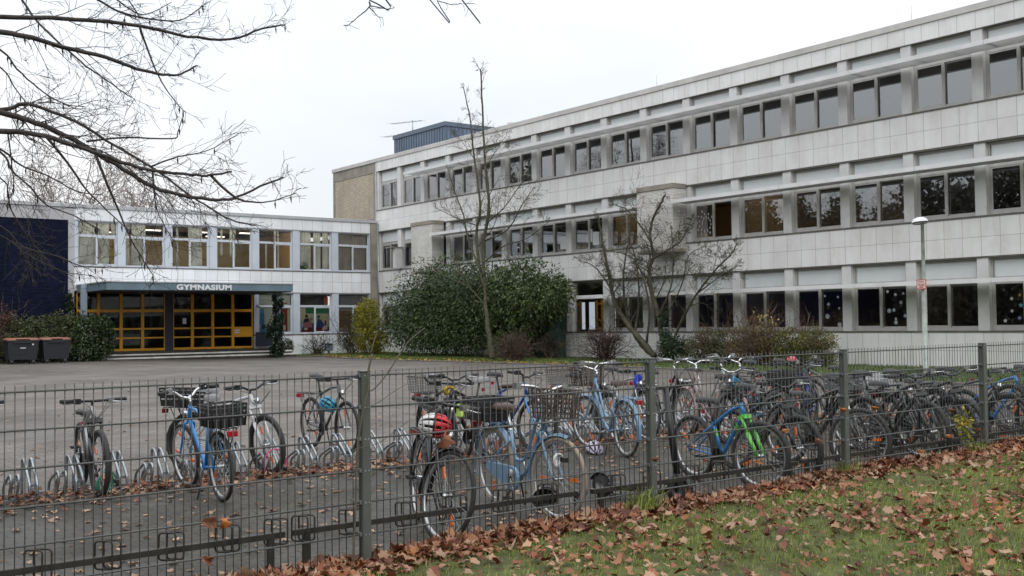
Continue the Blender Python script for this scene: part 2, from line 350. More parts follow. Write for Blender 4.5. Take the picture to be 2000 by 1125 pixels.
# ------------------------------------------------------------------ ground
def sstep(x, a, b): t = np.clip((x - a) / (b - a), 0, 1); return t * t * (3 - 2 * t)
def yard_z(x, y): return .13 * sstep(y, 25., 50.) * (1 - sstep(x, 15., 24.))
def lawn_z(x, y): return .165 + .011 * (x - 3.4) + .012 * np.sin(x * 1.7 + y) + .01 * np.sin(y * 2.3 - x * .6) + .012 * (6 - y) * .25
def gridmesh(name, xs, ys, zf, m):
    X, Y = np.meshgrid(xs, ys); Z = zf(X, Y) + 0 * X; V = np.stack([X, Y, Z], 2).reshape(-1, 3); nx, ny = len(xs), len(ys)
    i = np.arange(ny - 1)[:, None] * nx + np.arange(nx - 1)[None, :]; F = np.stack([i, i + 1, i + 1 + nx, i + nx], 2).reshape(-1, 4)
    return fastmesh(name, V, F, m)
def paving():
    m, nt, out = _nt('block paving'); L = nt.links.new
    g = nt.nodes.new('ShaderNodeNewGeometry'); P = g.outputs['Position']
    def bricks(w, h, c, mort, seed, rot):
        br = nt.nodes.new('ShaderNodeTexBrick'); br.offset = .5; L(mapping(nt, P, rot=(0, 0, rot)), br.inputs['Vector'])
        for k, v in (('Scale', 1.), ('Mortar Size', .007), ('Mortar Smooth', .2), ('Brick Width', w), ('Row Height', h)): br.inputs[k].default_value = v
        br.inputs['Color1'].default_value = c4([x * .84 for x in c]); br.inputs['Color2'].default_value = c4([x * 1.16 for x in c]); br.inputs['Mortar'].default_value = c4(mort)
        return br
    A = bricks(.24, .12, (.145, .130, .118), (.06, .053, .048), 0, .0)
    # wavy interlocking pavers beside the racks
    wv = nt.nodes.new('ShaderNodeTexWave'); wv.inputs['Scale'].default_value = 0
    sep = nt.nodes.new('ShaderNodeSeparateXYZ'); L(P, sep.inputs[0])
    sn = nt.nodes.new('ShaderNodeMath'); sn.operation = 'PINGPONG'; sn.inputs[1].default_value = .055; L(sep.outputs[0], sn.inputs[0])
    ad = nt.nodes.new('ShaderNodeMath'); ad.operation = 'ADD'; L(sep.outputs[1], ad.inputs[0]); L(sn.outputs[0], ad.inputs[1])
    cm = nt.nodes.new('ShaderNodeCombineXYZ'); L(sep.outputs[0], cm.inputs[0]); L(ad.outputs[0], cm.inputs[1])
    B = nt.nodes.new('ShaderNodeTexBrick'); B.offset = .5; L(cm.outputs[0], B.inputs['Vector'])
    for k, v in (('Scale', 1.), ('Mortar Size', .009), ('Mortar Smooth', .25), ('Brick Width', .22), ('Row Height', .13)): B.inputs[k].default_value = v
    cB = (.052, .047, .039)
    B.inputs['Color1'].default_value = c4([x * .82 for x in cB]); B.inputs['Color2'].default_value = c4([x * 1.18 for x in cB]); B.inputs['Mortar'].default_value = (.016, .018, .010, 1)
    ed = nt.nodes.new('ShaderNodeMath'); ed.operation = 'MULTIPLY_ADD'; L(noise(nt, P, .5, 5, .65), ed.inputs[0]); ed.inputs[1].default_value = 2.4; L(sep.outputs[1], ed.inputs[2])
    mr = nt.nodes.new('ShaderNodeMapRange'); mr.inputs[1].default_value = 11.6; mr.inputs[2].default_value = 13.8; L(ed.outputs[0], mr.inputs[0])
    col = mixc(nt, mr.outputs[0], B.outputs['Color'], A.outputs['Color'])
    r = ramp(nt, [(.3, (.58, .57, .56)), (.62, (1.14, 1.13, 1.12))]); L(noise(nt, P, .35, 8, .62), r.inputs[0])
    col = mixc(nt, 1., col, r.outputs[0], 'MULTIPLY')
    r2 = ramp(nt, [(.55, (1, 1, 1)), (.75, (.72, .76, .62))]); L(noise(nt, P, 1.7, 6, .7), r2.inputs[0]); col = mixc(nt, 1., col, r2.outputs[0], 'MULTIPLY')
    b = nt.nodes.new('ShaderNodeBsdfPrincipled'); L(col, b.inputs['Base Color']); b.inputs['Specular IOR Level'].default_value = .3
    rr = ramp(nt, [(.35, (.5,) * 3), (.65, (.8,) * 3)]); L(noise(nt, P, .8, 5), rr.inputs[0]); L(rr.outputs[0], b.inputs['Roughness'])
    mxh = mixc(nt, mr.outputs[0], B.outputs['Fac'], A.outputs['Fac'])
    bp = nt.nodes.new('ShaderNodeBump'); bp.invert = True; bp.inputs['Strength'].default_value = .5; bp.inputs['Distance'].default_value = .008; L(mxh, bp.inputs['Height']); L(bp.outputs[0], b.inputs['Normal'])
    L(b.outputs[0], out.inputs[0]); nt.nodes.remove(wv); return m
xs = [-400, -150, -60, -30, -10, 0, 5, 10, 13, 15, 17, 19, 21, 23, 24.5, 26, 29, 34, 60, 150, 400]
ys = [-400, -100, -30, 0, 6, 12, 20, 24, 27, 30, 33, 36, 39, 42, 45, 48, 51, 55, 60, 80, 150, 400]
link('courtyard', gridmesh('courtyard', np.array(xs, float), np.array(ys, float), yard_z, paving()), kind='structure')

def soilmat(name, c1, c2, c3):
    m, nt, out = _nt(name); g = nt.nodes.new('ShaderNodeNewGeometry')
    r = ramp(nt, [(.3, c1), (.5, c2), (.7, c3)]); nt.links.new(noise(nt, g.outputs['Position'], 3.5, 8, .7), r.inputs[0])
    b = nt.nodes.new('ShaderNodeBsdfPrincipled'); b.inputs['Roughness'].default_value = .95; nt.links.new(r.outputs[0], b.inputs['Base Color'])
    bp = nt.nodes.new('ShaderNodeBump'); bp.inputs['Strength'].default_value = .8; bp.inputs['Distance'].default_value = .03
    nt.links.new(noise(nt, g.outputs['Position'], 40, 4), bp.inputs['Height']); nt.links.new(bp.outputs[0], b.inputs['Normal'])
    nt.links.new(b.outputs[0], out.inputs[0]); return m
LAWN = soilmat('mossy lawn', (.04, .032, .018), (.075, .085, .024), (.13, .155, .04))
xs = np.arange(-8, 26.01, .25); ys = np.concatenate([np.arange(-12, 0, 1.), np.arange(0, 6.1, .2), [6.12, 6.22, 6.26]])
def lz(x, y): return np.where(y > 6.2, -.02, np.where(y > 6.1, .09, lawn_z(x, y)))
link('lawn', gridmesh('lawn', xs, ys, lz, LAWN), kind='structure')
# grass border in front of the long wing, with a low stone edging
edge = [(23.2, -6), (24.2, 6), (24.75, 12), (25.05, 16), (25.9, 21), (26.6, 25), (26.9, 29), (26.6, 34), (26.3, 39), (25.9, 44), (25.95, 48), (26.6, 51.2), (26.9, 53.4), (25.6, 54.2), (25.6, 54.98)]
E = [Vector((x, y, 0)) for x, y in edge]
vs = []; fs = []
for i, p in enumerate(E):
    for k, x in enumerate((0, .05, .35, .7, 1.)):
        q = p.lerp(Vector((31.88, p.y, 0)), x); vs.append((q.x, q.y, .035 + .035 * math.sin(i * 1.3 + k) ** 2 + (.02 if k else -.03)))
for i in range(len(E) - 1):
    for k in range(4): a = i * 5 + k; fs.append((a, a + 1, a + 6, a + 5))
mb = MB(); mb.add(vs, fs, True)
STRIP = soilmat('border grass', (.05, .065, .018), (.085, .125, .03), (.12, .165, .042))
mb.build('grass_border', STRIP, kind='structure')
ke = spline([(p.x - .05, p.y, .02) for p in E[:-2]], 6)
MB().tube(ke, .045, 5, smooth=False).build('kerb_edging', mat('edging stone', (.14, .13, .12), .85, vary=.25), kind='structure')

# ------------------------------------------------------------------ long three-storey wing
UR = 31.9; PW = .187; BAY = 2.493; PY0 = 17.665; KMIN, KMAX = -8, 15
py = lambda k: PY0 + BAY * k
wing = thing('school_wing', 'long three storey white tiled school wing with ribbon windows and sunshades', 'building', (UR, 20, 0))
YA, YB = py(KMIN) - PW, 55.04
def part(mb, name, m, root=wing, origin=None, **kw): return mb.build(name, m, root, origin if origin is not None else tuple(root.location), **kw)
ROWS = ((0., 1.2), (3.57, 1.23), (7.18, 1.22), (10.75, .56))
for z0, h in ROWS:
    part(MB().box(UR, UR + .3, YA, YB, z0, z0 + h), 'wall', WHITE_TILE_Y, origin=(UR, YB, z0))
for z0 in (1.2, 4.80, 8.40):
    part(MB().box(UR - .035, UR + .34, YA, YB - .003, z0 + .002, z0 + .05), 'sill', SILL)
    part(MB().box(UR + .012, UR + .3, YA, YB - .003, z0 + 2.33, z0 + 2.368), 'lintel', SILL)
# recessed dark base strip
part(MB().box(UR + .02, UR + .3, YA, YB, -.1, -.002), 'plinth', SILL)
# piers
for k in range(KMIN, KMAX + 1):
    for fi, z0 in enumerate((1.25, 4.85, 8.45)):
        y0, y1 = py(k) - PW, py(k) + PW
        if k == KMAX: y0, y1 = py(k) - PW, YB - .004
        zz = z0 if not (fi == 0 and k in (7,)) else .52
        part(MB().box(UR + .05, UR + .36, y0, y1, zz, z0 + 2.28), 'pier', PIER)
# coping and roof
part(MB().cbox(UR - .05, UR + .45, YA, 60.56, 11.312, 11.54, .015), 'coping', CONC_PALE)
part(MB().box(UR + .45, UR + 13.8, YA, 60.5, 11.2, 11.36), 'roof', mat('roof felt', (.12, .12, .12), .9))
# rear parts and end bay beyond the entrance wing: concrete frame and buff brick
part(MB().box(UR + .02, UR + .3, 55.05, 55.45, 0, 11.308).box(UR + .02, UR + .3, 60.28, 60.5, 0, 11.308).box(UR + .022, UR + .3, 55.45, 60.28, 10.72, 11.308).box(UR + .022, UR + .3, 55.45, 60.28, 7.4, 8.0), 'end_frame', CONC)
part(MB().box(UR + .05, UR + .3, 55.45, 60.28, 8.0, 10.72).box(UR + .05, UR + .3, 55.45, 60.28, 0, 7.4), 'end_wall', BRICK_Y)
part(MB().box(UR, UR + .016, 55.05, 55.16, 7.84, 11.3), 'corner_strip', FRAME_BLUE)
part(MB().box(UR + 13.5, UR + 13.8, YA, 60.5, 0, 11.2).box(UR + .3, UR + 13.5, 60.2, 60.5, 0, 11.2).box(UR + .3, UR + 13.5, YA, YA + .3, 0, 11.2), 'rear_wall', ROOM)
# rooms: floors, back corridor wall, cross walls
fl = MB()
for z in (.0, 3.7, 7.3): fl.box(UR + .31, UR + 8, YA + .3, 60.2, z + .012, z + .19)
part(fl, 'floor_slab', ROOM)
cl = MB()
for z in (3.56, 7.17, 10.76): cl.box(UR + .31, UR + 7.5, YA + .3, 60.2, z, z + .1)
part(cl, 'room_ceiling', mat('room ceiling', (.30, .29, .27), .9))
for fi, (z0, z1) in enumerate(((.2, 3.55), (3.9, 7.16), (7.5, 10.75))):
    for k in range(KMIN, KMAX + 2, 3):
        part(MB().box(UR + 7.2, UR + 7.4, py(k), py(k) + BAY * 3 - .1, z0, z1), 'room_wall', ROOM_WARM if fi == 1 and k in (1, 4) else ROOM)
        part(MB().box(UR + .62, UR + 7.19, py(k) - .1, py(k) - .004, z0, z1), 'room_wall', ROOM_WARM if fi == 1 and k in (1, 4, 7) else ROOM)
for (x, y) in [(UR + 1.7, py(k) + 1.25) for k in (1, 2, 3, 4, 5, 6)]:
    part(MB().box(x - .08, x + .08, y - .6, y + .6, 6.98, 7.02), 'room_lamp_and_fill', LAMP2)
for (x, y) in ((UR + 2.6, py(0) + .9), (UR + 4.4, py(-1) + .9)):
    part(MB().box(x - .06, x + .06, y - .6, y + .6, 10.58, 10.62), 'room_lamp_and_fill', LAMP)

for k in range(-3, 15):
    part(MB().box(UR + .7, UR + .85, py(k) + .6, py(k) + 1.9, 3.50, 3.54), 'room_lamp_and_fill', FILLG)  # unseen fill strips added behind the lintel to lift the ground floor rooms
CUP = mat('birch cupboard', (.34, .25, .15), .6, vary=.15); DESK = mat('grey desk', (.2, .2, .2), .6)
for fi, zf in enumerate((.2, 3.9, 7.5)):
    for k in range(-3, 15):
        for j in range(2):
            y = py(k) + rng.uniform(.3, 1.9); x = UR + rng.uniform(1.0, 2.2); hh = rng.uniform(1.15, 1.5)
            m = MB().box(x, x + .6, y - .6, y + .6, zf + .7, zf + .74); m.box(x + .02, x + .06, y - .58, y - .54, zf, zf + .7).box(x + .02, x + .06, y + .54, y + .58, zf, zf + .7); part(m, 'desk', DESK)
            part(MB().box(x + .7, x + .74, y - .2, y + .2, zf + .8, zf + hh).box(x + .7, x + 1.1, y - .2, y + .2, zf + .76, zf + .8), 'chair', CUP)
        if rng.random() < .6: y = py(k) + rng.uniform(.6, 1.6); part(MB().box(UR + 6.6, UR + 7.19, y - .55, y + .55, zf, zf + rng.uniform(1.2, 2.1)), 'cupboard', CUP)
# window unit, local frame: X into the building, Y to +Y, Z up from the sill top
WW = BAY - 2 * PW
def wframe(w=WW, h=2.275, tr=(1.50, 1.63), low=.11):
    m = MB(); a, b = .0, .09
    for (y0, y1, z0, z1) in ((0, .07, 0, h), (w - .07, w, 0, h), (.07, w - .07, 0, low), (.07, w - .07, h - .06, h), (.07, w - .07, tr[0], tr[1])): m.box(a, b, y0, y1, z0, z1)
    # outer sash sits proud, inner sash behind
    c = w / 2
    m.box(-.012, .05, c - .045, c + .055, low, tr[0])
    for (y0, y1, z0, z1) in ((c + .055, w - .07, low, low + .06), (c + .055, w - .07, tr[0] - .05, tr[0]), (w - .12, w - .07, low + .06, tr[0] - .05)): m.box(.012, .06, y0, y1, z0, z1)
    m.box(.055, .085, .07, .115, low, tr[0]); m.box(.055, .085, .115, c - .045, low, low + .035); m.box(.055, .085, .115, c - .045, tr[0] - .03, tr[0])
    m.box(-.05, .0, 0, w, .0, .028)
    m.box(.012, .05, .09, w - .09, tr[1] + .02, tr[1] + .05); m.box(.012, .05, .09, w - .09, h - .1, h - .07); m.box(.012, .05, .09, .12, tr[1] + .05, h - .1); m.box(.012, .05, w - .12, w - .09, tr[1] + .05, h - .1)
    return m
def quadx(m, x, y0, y1, z0, z1, tilt=0.):
    return m.add([(x, y0, z0), (x + tilt, y1, z0), (x + tilt, y1, z1), (x, y0, z1)], [(0, 3, 2, 1)])
FR_ME = wframe().mesh('window_frame', FRAME)
pane = MB(); c = WW / 2; quadx(pane, .03, c + .05, WW - .11, .16, 1.46); quadx(pane, .07, .11, c - .04, .14, 1.475)
PN_ME = pane.mesh('pane', GLASS)
open_pane = MB(); quadx(open_pane, .03, c + .05, WW - .11, .16, 1.46); OP_ME = open_pane.mesh('pane', GLASS)
TR_ME = MB().box(.022, .05, .121, WW - .121, 1.681, 2.174).mesh('transom_panel', TRANSOM)
BL_ME = MB().box(.16, .17, .08, WW - .08, .9, 1.6).mesh('roller_blind', CURTAIN_BEIGE)
wins = {}
for fi, z0 in enumerate((1.252, 4.852, 8.452)):
    for k in range(KMIN, KMAX):
        if fi == 0 and k in (7, 8): continue
        w = link('window', FR_ME, wing); w.location = (.21, py(k) + PW - 20, z0)
        p = link('pane', OP_ME if (fi == 1 and k == 4) else PN_ME, w); p.rotation_euler = (0, rng.uniform(-.004, .004), rng.uniform(-.006, .006)); p.location = (rng.uniform(0, .004), 0, 0)
        link('transom_panel', TR_ME, w, matrix=Matrix.Identity(4))
        wins[fi, k] = w
        if fi == 2 and k in (14, 11, 9) or fi == 1 and k in (10,): 
            cu = MB(); pts = []
            y0, y1 = ((.15, .95) if k != 14 else (.1, .75))
            for i in range(25): y = y0 + (y1 - y0) * i / 24; pts.append((.3 + .03 * math.sin(i * 1.9), y))
            vs = [(x, y, z) for z in (.05, 1.55) for x, y in pts]; cu.add(vs, [(i, i + 1, 26 + i, 25 + i) for i in range(24)], True)
            cu.build('curtain', CURTAIN, w, tuple(_wl(w) * 0), matrix=Matrix.Identity(4))
# tall glazed bays at the garden door (yellow inner frames, frosted foot)
FROST = mat('frosted glass', (.30, .36, .345), .35, vary=.08)
for k in (7, 8):
    m = MB(); w = WW
    for (y0, y1, z0, z1) in ((0, .06, 0, 3.0), (w - .06, w, 0, 3.0), (.06, w - .06, 0, .06), (.06, w - .06, 2.94, 3.0), (.06, w - .06, .66, .72), (.06, w - .06, 2.2, 2.34)): m.box(0, .09, y0, y1, z0, z1)
    wd = m.build('glazed_bay', FRAME, wing, matrix=Matrix.Translation((.21, py(k) + PW - 20, .525)))
    q = MB(); quadx(q, .04, .06, w - .06, .72, 2.2); quadx(q, .04, .06, w - .06, 2.34, 2.94); q.build('pane', glassmat('clear glass', .9, 1.5), wd, matrix=Matrix.Identity(4))
    MB().box(.03, .05, .061, w - .061, .061, .659).build('frosted_panel', FROST, wd, matrix=Matrix.Identity(4))
    y = MB()
    for yy in (.25, .62, 1.25, 1.62): y.box(.9, .97, yy, yy + .09, .75, 2.15)
    for zz in (.75, 1.2, 1.95): y.box(.905, .965, .25, 1.71, zz, zz + .08)
    y.build('inner_door_frame', YELLOW, wd, matrix=Matrix.Identity(4))
    pw = MB().box(1.6, 1.65, .1, .45, .8, 2.1).box(1.6, 1.65, .8, 1.15, .8, 2.1); pw.build('inner_window', emitmat('inner window daylight glow', (.8, .9, 1.), .55), wd, matrix=Matrix.Identity(4))  # panes glow by emission in place of daylight from behind
part(MB().box(UR, UR + .3, py(7) - PW + .0, py(9) - PW, .0, .03), 'threshold', SILL)
# stickers in the windows
def disc(mb, x, y, z, r, n=6, inner=.5, rot=0.):
    pts = []
    for i in range(2 * n): a = rot + math.pi * i / n; rr = r if i % 2 == 0 else r * inner; pts.append((x, y + rr * math.cos(a), z + rr * math.sin(a)))
    mb.poly(pts, (.004, 0, 0))
def sticker(fi, k, name, items, col, n=6, inner=.62):
    w = wins[fi, k]
    for (y, z, r) in items:
        m = MB(); disc(m, .022 if y > 1.06 else .062, y, z, r, n, inner, rng.uniform(0, 1)); m.build(name, mat('paper ' + name + str(col), col, .8, vary=.03), w, matrix=Matrix.Identity(4))
PWH = (.42, .44, .5)
# local y runs from the photograph's right jamb to its left jamb
sticker(0, 1, 'paper_snowflake', [(.25, 1.25, .05), (.85, 1.33, .06), (.55, 1.22, .06), (.35, .95, .065), (.62, .7, .07), (.8, .68, .09), (.2, .5, .07)], PWH, 6, .7)
m = MB(); disc(m, .06, .55, .28, .07, 10, .95); disc(m, .06, .55, .4, .05, 10, .95); m.build('paper_snowman', mat('paper snowman', PWH, .8), wins[0, 1], matrix=Matrix.Identity(4))
sticker(0, 2, 'paper_snowflake', [(.35, 1.2, .05), (.9, 1.25, .045), (.75, .95, .07), (.3, .8, .05), (.3, .22, .1)], PWH, 6, .7)
m = MB(); disc(m, .06, .8, .52, .1, 8, .75); m.build('paper_ghost', mat('paper ghost', PWH, .8), wins[0, 2], matrix=Matrix.Identity(4))
sticker(0, -1, 'paper_star', [(1.75, 1.22, .085), (1.5, .98, .075), (1.5, .6, .07), (1.72, .3, .075)], (.62, .62, .63), 5, .42)
sticker(0, -1, 'paper_star', [(1.25, 1.08, .07)], (.45, .33, .05), 5, .42)
sticker(0, -1, 'paper_star', [(1.22, .77, .085)], (.14, .42, .62), 5, .42)
sticker(0, -1, 'paper_star', [(1.27, .38, .08)], (.25, .24, .5), 5, .42)
pts = []
for i in range(26):
    a = i * .55; pts.append((1.5 + (.18 + .011 * i) * math.cos(a) * 1.1, .72 + (.2 + .013 * i) * math.sin(a), .055))
for (y, z, r) in pts: 
    if 1.12 < y < 1.98 and .2 < z < 1.42:
        m = MB(); P = [(.022, y + .6 * r * math.cos(t), z + r * math.sin(t)) for t in np.linspace(0, 2 * math.pi, 10, endpoint=False)]
        m.poly(P, (.004, 0, 0)); m.build('paper_leaf', mat('paper leaf', (.52, .54, .5), .8), wins[1, 4], matrix=Matrix.Identity(4))
for k, y, z in ((8, .25, .25), (7, .9, .45), (7, .45, .3)):
    MB().box(.055, .06, y, y + .42, z, z + .58).build('paper_sheet', PAPER, wins[1, k], matrix=Matrix.Identity(4))

# projecting sunshades: fascia, long slats, brackets
def shade(y0, y1, zb):
    U0 = UR - 1.05
    nsec = max(1, round((y1 - y0) / (2 * BAY))); L_ = (y1 - y0) / nsec
    for s in range(nsec):
        a = y0 + s * L_ + .008; b = a + L_ - .016; m = MB()
        m.box(U0, U0 + .02, a, b, zb - .01, zb + .13); sl_ = MB()
        for i in range(13):
            x = U0 + .08 + i * .072
            M_ = Matrix.Translation((x, 0, zb + .05)) @ Matrix.Rotation(R(-38), 4, 'Y'); sl_.box(-.036, .036, a, b, -.003, .003, M=M_)
        sh = part(m, 'sunshade', SHADE); sl_.build('slats', mat('shade darkened slat', (.30, .30, .295), .55, vary=.12, scale=1.5), sh, tuple(_wl(sh)))  # slat colour darkened to stand in for shade on the underside
        br = MB(); nb = max(2, int(L_ / 1.246 + .5))
        for i in range(nb + 1):
            y = a + .02 + (b - a - .04) * i / nb
            br.box(U0 + .021, UR + .05, y - .014, y + .014, zb + .085, zb + .12)
        br.build('bracket', SHADE, sh, tuple(_wl(sh)))
YE = py(KMIN)
shade(YE, 50.3, 9.93); shade(YE, 30.02, 6.375); shade(32.25, 47.75, 6.375); shade(YE, 35.9, 2.72)
# two projecting flue boxes of white split brick under concrete caps
for (y0, y1, zb) in ((47.9, 49.95, 4.6), (30.16, 32.2, 4.6)):
    bx = part(MB().box(UR - .78, UR - .001, y0, y1, zb, 7.02), 'flue_box', SPLIT_BRICK)
    MB().cbox(UR - .82, UR - .002, y0 - .03, y1 + .03, 7.022, 7.24, .02).build('flue_cap', CONC, bx, tuple(_wl(bx)))
    MB().cbox(UR - .8, UR - .002, y0 - .01, y1 + .01, zb - .14, zb - .002, .02).build('flue_foot', CONC, bx, tuple(_wl(bx)))
part(MB().box(UR - .7, UR + .1, 52.15, 52.95, 6.04, 6.1), 'side_ledge', CONC); part(MB().box(UR - .45, UR - .001, 52.2, 52.5, 4.9, 6.035), 'vent_duct', PIER)
# steel clad roof house
rb = part(MB().box(34, 43, 50.8, 56.45, 11.37, 13.05), 'roof_house', STEELBLUE)
s_ = MB()
for y in np.arange(50.8, 56.45, .28): s_.box(33.975, 34, y, y + .02, 11.4, 13.05)
for x in np.arange(34.1, 43, .28): s_.box(x, x + .02, 50.775, 50.8, 11.4, 13.05)
s_.build('seam', mat('dark steel seam', (.05, .075, .11), .5), rb, tuple(_wl(rb)))
MB().box(33.93, 43.07, 50.73, 56.52, 13.052, 13.3).build('roof_trim', mat('steel trim', (.10, .135, .185), .45, vary=.1), rb, tuple(_wl(rb)))
part(MB().lathe([(.16, 11.36), (.16, 11.75), (.24, 11.77), (.24, 11.9), (.05, 11.95)], (33.0, 43.2, 0), 10).lathe([(.1, 11.36), (.1, 11.7), (.16, 11.72), (.04, 11.85)], (33.2, 44.0, 0), 10), 'roof_vent', CONC_PALE)
part(MB().tube([(32.2, 20.05, 11.54), (32.2, 20.05, 12.1)], .008, 5).tube([(32.2, 32.0, 11.54), (32.2, 32.0, 12.1)], .008, 5), 'lightning_rod', ZINC)

# roof aerials
def aerial(name, label, base, zt, dirv, L_, n, group):
    r_ = thing(name, label, 'aerial', base, 0, group); b = Vector(base)
    MB().tube([b, b + Vector((0, 0, zt))], .03, 6).build('mast', ZINC, r_, base)
    d = Vector(dirv).normalized(); t = b + Vector((0, 0, zt - .1)); s = Vector((-d.y, d.x, 0)).normalized()
    m = MB().tube([t - d * L_ * .75, t + d * L_ * .3], .018, 5)
    for i in range(n):
        q = t - d * L_ * .75 + d * L_ * 1.05 * i / (n - 1); w_ = .32 * (1 - .3 * i / n); m.tube([q - s * w_, q + s * w_], .008, 4)
    m.build('boom', ZINC, r_, base)
aerial('roof_aerial', 'taller yagi aerial on a short mast on the blue roof house', (35, 55.9, 13.3), 1.0, (-.2, -1, -.14), 5.2, 9, 'roof aerials')
aerial('roof_aerial', 'lower yagi aerial pointing left beside the blue roof house wall', (35, 57.6, 11.36), 2.35, (-.2, -1, -.12), 3.6, 7, 'roof aerials')

# ------------------------------------------------------------------ entrance wing
VL = 55.0
ew = thing('entrance_wing', 'low two storey white entrance wing with a navy brick wall at its left', 'building', (23, VL, 0))
def pe(mb, name, m, origin=None, **kw): return part(mb, name, m, ew, origin, **kw)
LX0, LX1 = 14.75, 31.43
for (z0, z1) in ((-.1, 1.16), (3.54, 4.72), (7.06, 7.655)):
    for (xa, xb) in (((24.16, LX1),) if z0 < 0 else ((LX0, LX1),)):
        pe(MB().box(xa, xb, VL, VL + .3, z0, z1), 'wall', WHITE_TILE_X, origin=(LX1, VL, z0 if z0 > 0 else -.07))
pe(MB().box(LX1 + .003, UR - .003, VL - .12, VL + .3, -.1, 7.62), 'corner_pilaster', CONC)
pe(MB().tube([(31.86, VL - .17, 0), (31.86, VL - .17, 7.6)], .045, 8), 'downpipe', ZINC)
pe(MB().cbox(-40, UR + .02, VL - .07, VL + .4, 7.66, 7.84, .012), 'coping', COPING_BLUE)
pe(MB().box(-40, UR - .05, VL + .4, VL + 14, 7.5, 7.7), 'roof', mat('roof felt', (.12, .12, .12), .9))
for (za, zb) in ((1.17, 1.22), (4.725, 4.77)):
    pe(MB().box(24.16 if za < 2 else LX0, LX1, VL - .035, VL + .3, za, zb), 'sill', SILL)
pe(MB().box(LX0, LX1, VL + .01, VL + .3, 7.02, 7.058).box(24.16, LX1, VL + .01, VL + .3, 3.505, 3.538), 'lintel', COPING_BLUE)
PX = [(14.76, 14.92), (16.86, 17.24), (19.28, 19.65), (21.68, 22.08), (24.09, 24.48), (26.5, 26.91), (28.93, 29.34), (31.38, 31.44)]
for i, (a, b) in enumerate(PX):
    pe(MB().box(a, b, VL + .03, VL + .34, 4.772, 7.02), 'pier', PIER_BLUE)
    if i >= 5: pe(MB().box(a, b, VL + .03, VL + .34, 1.222, 3.505), 'pier', PIER_BLUE)
pe(MB().box(24.17, 24.44, VL + .03, VL + .34, 1.222, 3.505), 'pier', PIER_BLUE)
# navy glazed brick wall in a grey frame
pe(MB().box(-39.8, 14.46, VL + .03, VL + .3, 0, 7.03), 'navy_wall', NAVY_BRICK)
pe(MB().box(14.461, 14.748, VL + .001, VL + .3, 0, 7.655).box(-40, 14.46, VL + .001, VL + .3, 7.031, 7.655).box(-40, -39.8, VL, VL + 14, 0, 7.65), 'wall_frame', mat('grey render', (.40, .40, .42), .8, vary=.1, scale=1))
pe(MB().box(-39.8, UR - .01, VL + 13.7, VL + 14, 0, 7.6), 'rear_wall', ROOM)
pe(MB().box(LX0, LX1, VL + .31, VL + 7, 3.7, 4.2).box(LX0, LX1, VL + .31, VL + 13.6, .2, .45), 'floor_slab', ROOM)
pe(MB().box(LX0, LX1, VL + .31, VL + 7, 7.3, 7.4), 'room_ceiling', mat('room ceiling light', (.5, .49, .46), .9))
pe(MB().box(LX0, LX1, VL + 7, VL + 7.2, 4.2, 7.05), 'room_wall', ROOM_YELLOW)
pe(MB().box(LX0, LX0 + .1, VL + .4, VL + 7, 4.2, 7.05).box(27.0, 27.1, VL + .9, VL + 7, 4.2, 7.05).box(LX1 - .1, LX1, VL + .4, VL + 7, 4.2, 7.05), 'cross_wall', ROOM_WARM)
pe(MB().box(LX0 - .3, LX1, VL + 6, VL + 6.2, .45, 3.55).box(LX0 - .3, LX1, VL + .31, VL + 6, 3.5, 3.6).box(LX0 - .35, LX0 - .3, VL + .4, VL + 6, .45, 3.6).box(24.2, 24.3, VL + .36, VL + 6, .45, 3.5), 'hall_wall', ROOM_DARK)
for (x, y) in ((19.6, 3.2), (22.4, 3.2), (25., 2.6), (18.6, 5.6), (24.2, 5.6)):
    pe(MB().box(x - .55, x + .55, VL + y - .07, VL + y + .07, 6.96, 7.02), 'room_lamp_and_fill', LAMP)
for x in (15.9, 18.2, 20.6, 23.0, 25.6, 28.0, 30.4): pe(MB().box(x - .8, x + .8, VL + 1.5, VL + 1.7, 7.2, 7.28), 'room_lamp_and_fill', FILLW)  # hidden fill strips added above the window heads to brighten curtains and walls
def lframe(w, h, tr):
    m = MB()
    for (x0, x1, z0, z1) in ((0, .06, 0, h), (w - .06, w, 0, h), (.06, w - .06, 0, .09), (.06, w - .06, h - .05, h), (.06, w - .06, tr, tr + .12)): m.box(x0, x1, 0, .08, z0, z1)
    c_ = w / 2 - .03
    m.box(c_ - .045, c_ + .045, -.012, .05, .09, tr); m.box(c_ + .045, w - .06, .01, .06, tr - .05, tr); m.box(w - .12, w - .06, .01, .06, .09, tr - .05); m.box(c_ + .045, w - .12, .01, .06, .09, .14)
    m.box(0, w, -.05, 0, 0, .03); return m
def quady(m, y, x0, x1, z0, z1): return m.add([(x0, y, z0), (x1, y, z0), (x1, y, z1), (x0, y, z1)], [(0, 1, 2, 3)])
def curtain(w, x0, x1, z0, z1, m_, name='curtain', y=.17, amp=.035, wl=.11):
    n = max(8, int((x1 - x0) / wl * 4)); pts = [(x0 + (x1 - x0) * i / n, y + amp * math.sin(i * math.pi / 2 + .4 * math.sin(i * .7))) for i in range(n + 1)]
    vs = [(x, yy, z) for z in (z0, z1) for x, yy in pts]
    MB().add(vs, [(i, i + 1, n + 2 + i, n + 1 + i) for i in range(n)], True).build(name, m_, w, matrix=Matrix.Identity(4))
